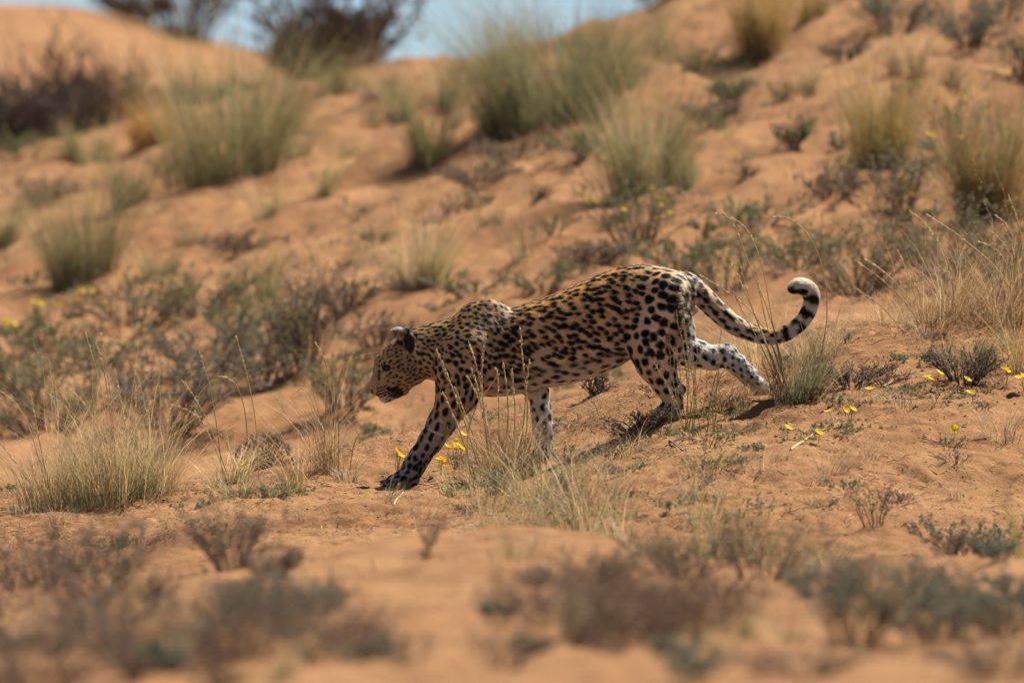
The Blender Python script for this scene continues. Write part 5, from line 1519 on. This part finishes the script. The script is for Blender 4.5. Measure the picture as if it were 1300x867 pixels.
def fg_tuft(px, y, wpx, hpx, n, label, pal, pal2, mix=0.5, **kw):
    loc = on_ground(px, y); s = px_size(y)
    return grass_tuft(label, loc, wpx * s, hpx * s, n, pal, pal2, mix, bw=0.0026, **kw)
fg_tuft(900, 26.2, 170, 170, 110, 'sparse olive grass blurred in front of the hind legs', 'olive', 'yellowgreen', 0.5, spread=0.6, bend=0.3, wisp=0.4)
fg_tuft(820, 25.6, 130, 140, 70, 'sparse straw grass blurred below the hind legs', 'straw', 'olive', 0.5, spread=0.7, bend=0.3, wisp=0.4)
fg_tuft(960, 25.8, 120, 110, 70, 'sparse grass beside the sparse olive tuft', 'olive', 'straw', 0.5, spread=0.7, bend=0.3, wisp=0.4)
fg_tuft(1298, 23.5, 50, 130, 26, 'blurred yellow-green stalks at the end of the near mound', 'yellowgreen', 'gold', 0.3, spread=0.35, bend=0.2)
fg_tuft(1220, 26.0, 60, 40, 40, 'thin straw behind the grey-green leafy herb', 'straw', 'dead', 0.4, spread=0.9, bend=0.3)


# ---- many small plants: on the near mound, before the feet and up the hillside
def scatter_small():
    rng = np.random.default_rng(2024)
    kinds = {   # what it is, where it stands, group
        'brown': ('brown twiggy shrublet', 'small brown shrublets on the near mound'), 'sage': ('grey-green leafy shrublet', 'small grey-green shrublets on the near mound'),
        'olive': ('olive and straw tuft', 'small tufts before the leopard'), 'wisp': ('thin straw tuft', 'small straw tufts on the ridge'),
        'herb': ('creeping green herb', 'small herbs on the ridge'), 'twig': ('heap of dry brown twigs', 'little twig heaps on the ridge'),
        'hill_tuft': ('olive tuft', 'small tufts on the hillside'), 'hill_herb': ('dull green herb', 'small herbs on the hillside'), 'hill_dead': ('brown dead scrub', 'small dead scrub on the hillside')}
    # finds a plain landmark for each small plant: the nearest described thing already standing there
    marks = []
    for o in list(COL.objects):
        if o.parent is None and 'label' in o and o.type == 'EMPTY' and 'group' not in o and o.name.split('.')[0] != 'leopard':
            m_ = o['label']
            for cut in (' with ', ' on ', ' at ', ' beside ', ' below ', ' behind ', ' above ', ' in front ', ' that ', ' standing ', ' between ', ' under ', ' of ', ' along ', ' before ', ' beyond ', ' ahead ', ' where ', ' next ', ' against ', ' touching ', ' lying ', ' growing ', ' sending ', ' alone ', ' cut ', ' leaning ', ' among ', ' near ', ' whose ', ' and ', ' by ', ' in '):
                m_ = m_.split(cut)[0]
            m_ = m_.rstrip(',')
            if len(m_.split()) >= 2:
                marks.append((o.location.x, o.location.y, m_))
    cnt = {}
    for m in marks:
        cnt[m[2]] = cnt.get(m[2], 0) + 1
    marks = [m for m in marks if cnt[m[2]] == 1]
    used = {}
    def label_for(kind, loc, size, big):
        what = kinds[kind][0]
        adj = 'tiny' if size < big * 0.55 else 'small' if size < big * 0.8 else 'larger'
        best = sorted(marks, key=lambda m: (m[0] - loc[0]) ** 2 + ((m[1] - loc[1]) * 0.4) ** 2)[:5]
        for m in best:
            rel = 'beyond' if loc[1] > m[1] + 0.5 else 'before' if loc[1] < m[1] - 0.5 else 'beside'
            lab_ = adj + ' ' + what + ' ' + rel + ' the ' + m[2]
            if lab_ not in used and len(lab_.split()) <= 16:
                used[lab_] = 1
                return lab_
        return lab_
    def put(kind, px, y, size):
        loc = on_ground(px, y); s = px_size(y); grp = kinds[kind][1]; lab_ = label_for(kind, loc, size, 110 if kind in ('brown', 'sage', 'olive') else 60)
        w, h = size * s, size * s * rng.uniform(0.45, 0.7)
        if kind == 'brown':
            shrub(lab_, loc, w, h, 18, 7, 3, 'brown', 'dead', leaf=(0.010, 0.004), r0=0.0020, name='shrublet', group=grp, spread=1.15, pal_leaf2='brown')
        elif kind == 'sage':
            shrub(lab_, loc, w, h, 14, 7, 7, 'brown', 'sage', leaf=(0.011, 0.005), r0=0.0020, name='shrublet', group=grp, spread=1.1)
        elif kind == 'olive':
            grass_tuft(lab_, loc, w, h * 1.9, 60, 'olive', 'straw', 0.5, 0.8, 0.3, bw=0.0024, group=grp, wisp=0.3, k=4)
        elif kind == 'wisp':
            grass_tuft(lab_, loc, w, h * 1.6, 46, 'straw', 'dead', 0.5, 0.95, 0.5, bw=0.0017, group=grp, wisp=0.2, k=5)
        elif kind == 'herb':
            shrub(lab_, loc, w * 1.3, h * 0.5, 10, 5, 6, 'dead', 'green', leaf=(0.010, 0.0045), r0=0.0014, name='creeping_herb', cat='herb', group=grp, spread=1.2)
        elif kind == 'twig':
            shrub(lab_, loc, w, h * 0.6, 12, 5, 2, 'brown', 'dead', leaf=(0.009, 0.004), r0=0.0020, name='dead_twigs', cat='twigs', group=grp, spread=1.2)
        elif kind == 'hill_tuft':
            grass_tuft(lab_, loc, w, h * 1.7, 70, 'olive', 'dead', 0.4, 0.6, 0.3, bw=0.004, group=grp, k=4)
        elif kind == 'hill_herb':
            shrub(lab_, loc, w, h * 0.7, 10, 6, 6, 'brown', 'green', leaf=(0.016, 0.008), r0=0.003, name='creeping_herb', cat='herb', group=grp, spread=1.2)
        else:
            shrub(lab_, loc, w, h * 0.6, 12, 6, 2, 'brown', 'dead', leaf=(0.014, 0.006), r0=0.0035, name='dead_scrub', cat='scrub', group=grp, spread=1.2)
    # near mound: thick at the lower left corner and centre right, bare sand between
    n = 0
    while n < 70:
        px, y = rng.uniform(-40, 1340), rng.uniform(16.2, 24.0)
        py = CY - ground_z(X_of(px, y), y) * FPX / y
        dens = 0.9 if (px < 500 and py > 735) else 0.85 if (610 < px < 960 and py > 705) else 0.6 if px > 960 else 0.06
        if px < 600 and 690 < py < 735:
            dens = 0.05
        if rng.random() > dens:
            continue
        n += 1
        k = rng.choice(['brown', 'sage', 'olive'], p=[0.5, 0.25, 0.25] if px < 960 else [0.3, 0.5, 0.2])
        put(k, px, y, rng.uniform(50, 110))
    # centre right before the feet: olive and straw growth
    for i in range(44):
        px, y = rng.uniform(540, 1060), rng.uniform(25.7, 28.6)
        put(rng.choice(['olive', 'wisp', 'herb'], p=[0.45, 0.3, 0.25]), px, y, rng.uniform(40, 90))
    for i in range(88):
        px, y = rng.uniform(0, 1300), rng.uniform(27.8, 31.2)
        if 440 < px < 560 and 28.6 < y < 31.2:
            continue
        put(rng.choice(['wisp', 'herb', 'twig'], p=[0.42, 0.28, 0.30]), px, y, rng.uniform(24, 64))
    for i in range(95):
        px, y = rng.uniform(-20, 1320), rng.uniform(34.5, 55)
        put(rng.choice(['hill_tuft', 'hill_herb', 'hill_dead'], p=[0.36, 0.30, 0.34]), px, y, rng.uniform(24, 62))
scatter_small()
# ---- litter: crumbs of sand, bits of straw and twig lying about (nobody could count them)
def litter():
    rng = np.random.default_rng(99)
    # clods
    n = 14000
    y = rng.uniform(27.6, 32.0, n); x = rng.uniform(-2.0, 2.0, n)
    keep = vnoise(x * 3, y * 3, 81) + rng.normal(0, 0.4, n) > 0.0
    x, y = x[keep], y[keep]; n = len(x)
    z = ground_zv(x, y); r = np.clip(rng.lognormal(-5.8, 0.45, n), 0.0012, 0.007)
    o8 = np.array([(1, 0, 0), (0, 1, 0), (-1, 0, 0), (0, -1, 0), (0, 0, 0.8), (0, 0, -0.8)])
    V = o8[None] * r[:, None, None] * rng.uniform(0.6, 1.3, (n, 6, 1)) + np.stack([x, y, z + r * 0.05], 1)[:, None, :]
    tri = np.array([(0, 1, 4), (1, 2, 4), (2, 3, 4), (3, 0, 4), (1, 0, 5), (2, 1, 5), (3, 2, 5), (0, 3, 5)])
    F = (tri[None] + (np.arange(n) * 6)[:, None, None]).reshape(-1, 3)
    c = np.array([0.36, 0.195, 0.092]) * rng.uniform(0.7, 1.15, (n, 1))
    o = build_mesh('sand_crumbs', V.reshape(-1, 3), F, M_CLOD, None, np.repeat(c, 6, axis=0))
    o['kind'] = 'stuff'; o['label'] = 'crumbs of orange sand strewn over the ridge'; o['category'] = 'sand crumbs'
    # straw and twig bits
    n = 6500
    y = rng.uniform(27.4, 32.0, n); x = rng.uniform(-2.1, 2.1, n)
    keep = vnoise(x * 2.2 + 5, y * 2.2, 83) + rng.normal(0, 0.35, n) > 0.12
    x, y = x[keep], y[keep]; n = len(x)
    z = ground_zv(x, y) + 0.003
    a = rng.random(n) * 6.28; L = rng.uniform(0.010, 0.060, n) * rng.uniform(0.4, 1, n)
    d = np.stack([np.cos(a), np.sin(a), rng.normal(0, 0.25, n)], 1)
    p0 = np.stack([x, y, z], 1)
    P = np.stack([p0, p0 + d * L[:, None] * 0.5 + [0, 0, 0.002], p0 + d * L[:, None]], 1)
    P[:, 2, 2] = np.maximum(P[:, 2, 2], ground_zv(P[:, 2, 0], P[:, 2, 1]) + 0.001)
    G = Geo()
    pal = rng.random(n)
    C = np.where((pal < 0.5)[:, None, None], colours(rng, n, 3, 'straw'), np.where((pal < 0.9)[:, None, None], colours(rng, n, 3, 'brown'), colours(rng, n, 3, 'dark')))
    G.tubes(P, np.tile([0.0013, 0.0013, 0.0007], (n, 1)) * rng.uniform(0.6, 1.5, (n, 1)), C, 3)
    # dry leaf scraps
    m = 1500
    yy = rng.uniform(27.4, 32.0, m); xx = rng.uniform(-2.1, 2.1, m)
    kp = vnoise(xx * 2.2 + 5, yy * 2.2, 83) > 0.05
    xx, yy = xx[kp], yy[kp]; m = len(xx)
    d = rng.normal(0, 1, (m, 3)) * [1, 1, 0.4]; d /= np.linalg.norm(d, axis=1, keepdims=True)
    G.leaves(np.stack([xx, yy, ground_zv(xx, yy) + 0.003], 1), d, rng.uniform(0.005, 0.014, m), rng.uniform(0.003, 0.006, m), np.where((rng.random(m) < 0.4)[:, None], colours(rng, m, 1, 'brown')[:, 0], colours(rng, m, 1, 'dead')[:, 0]), rng)
    o = G.build('plant_litter', M_WOOD)
    o['kind'] = 'stuff'; o['label'] = 'broken straw and dark plant litter strewn on the sand'; o['category'] = 'litter'
    # short seedlings and stubble over the hillside, seen only as a soft bloom
    n = 5200
    y = rng.uniform(34.5, 58, n); x = rng.uniform(-1, 1, n) * (0.075 * y + 1.5)
    k_ = fbm(x * 0.9 + 9, y * 0.45, 85, 2) + rng.normal(0, 0.25, n) > 0.18
    x, y = x[k_], y[k_]; n = len(x)
    P, L_ = fan(rng, n * 5, 3, 0.03, 0.07, 1.0, 0.3)
    P = P + np.repeat(np.stack([x, y, ground_zv(x, y)], 1), 5, axis=0)[:, None, :]
    G = Geo()
    q = rng.random(n)
    C = np.repeat(np.where((q < 0.5)[:, None, None], colours(rng, n, 3, 'dead'), np.where((q < 0.75)[:, None, None], colours(rng, n, 3, 'green'), colours(rng, n, 3, 'brown'))), 5, axis=0)
    G.ribbons(P, np.tile([0.006, 0.005, 0.002], (n * 5, 1)), C, rng=rng)
    o = G.build('hillside_stubble', M_GRASS)
    o['kind'] = 'stuff'; o['label'] = 'thin stubble and seedlings over the hillside sand'; o['category'] = 'stubble'
    n = 1500
    y = rng.uniform(27.2, 31.6, n); x = rng.uniform(-2.0, 2.0, n)
    k_ = fbm(x * 1.6 + 3, y * 1.3, 89, 2) + rng.normal(0, 0.2, n) > 0.12
    x, y = x[k_], y[k_]; n = len(x)
    P, L_ = fan(rng, n * 3, 4, 0.012, 0.045, 1.3, 0.5)
    P = P + np.repeat(np.stack([x, y, ground_zv(x, y)], 1), 3, axis=0)[:, None, :]
    G = Geo(); q = rng.random(n)
    C = np.repeat(np.where((q < 0.6)[:, None, None], colours(rng, n, 4, 'straw'), np.where((q < 0.8)[:, None, None], colours(rng, n, 4, 'green'), colours(rng, n, 4, 'dead'))), 3, axis=0)
    G.ribbons(P, np.tile([0.0017, 0.0015, 0.0011, 0.0005], (n * 3, 1)), C, rng=rng)
    o = G.build('ridge_stubble', M_GRASS)
    o['kind'] = 'stuff'; o['label'] = 'scattered short straw stubble on the ridge sand'; o['category'] = 'stubble'
    n = 900
    y = rng.uniform(14, 26.4, n); x = rng.uniform(-1, 1, n) * (0.075 * y + 0.6)
    k_ = fbm(x * 1.5 + 9, y * 0.8, 87, 2) + rng.normal(0, 0.2, n) > 0.25
    x, y = x[k_], y[k_]; n = len(x)
    P, L_ = fan(rng, n * 5, 3, 0.03, 0.06, 1.0, 0.3)
    P = P + np.repeat(np.stack([x, y, ground_zv(x, y)], 1), 5, axis=0)[:, None, :]
    G = Geo(); G.ribbons(P, np.tile([0.004, 0.003, 0.001], (n * 5, 1)), np.repeat(colours(rng, n, 3, 'brown'), 5, axis=0), rng=rng)
    o = G.build('mound_stubble', M_GRASS)
    o['kind'] = 'stuff'; o['label'] = 'thin brown stubble over the near mound'; o['category'] = 'stubble'
litter()
print('done', len(bpy.data.objects), 'objects', round(time.time() - T0, 1))
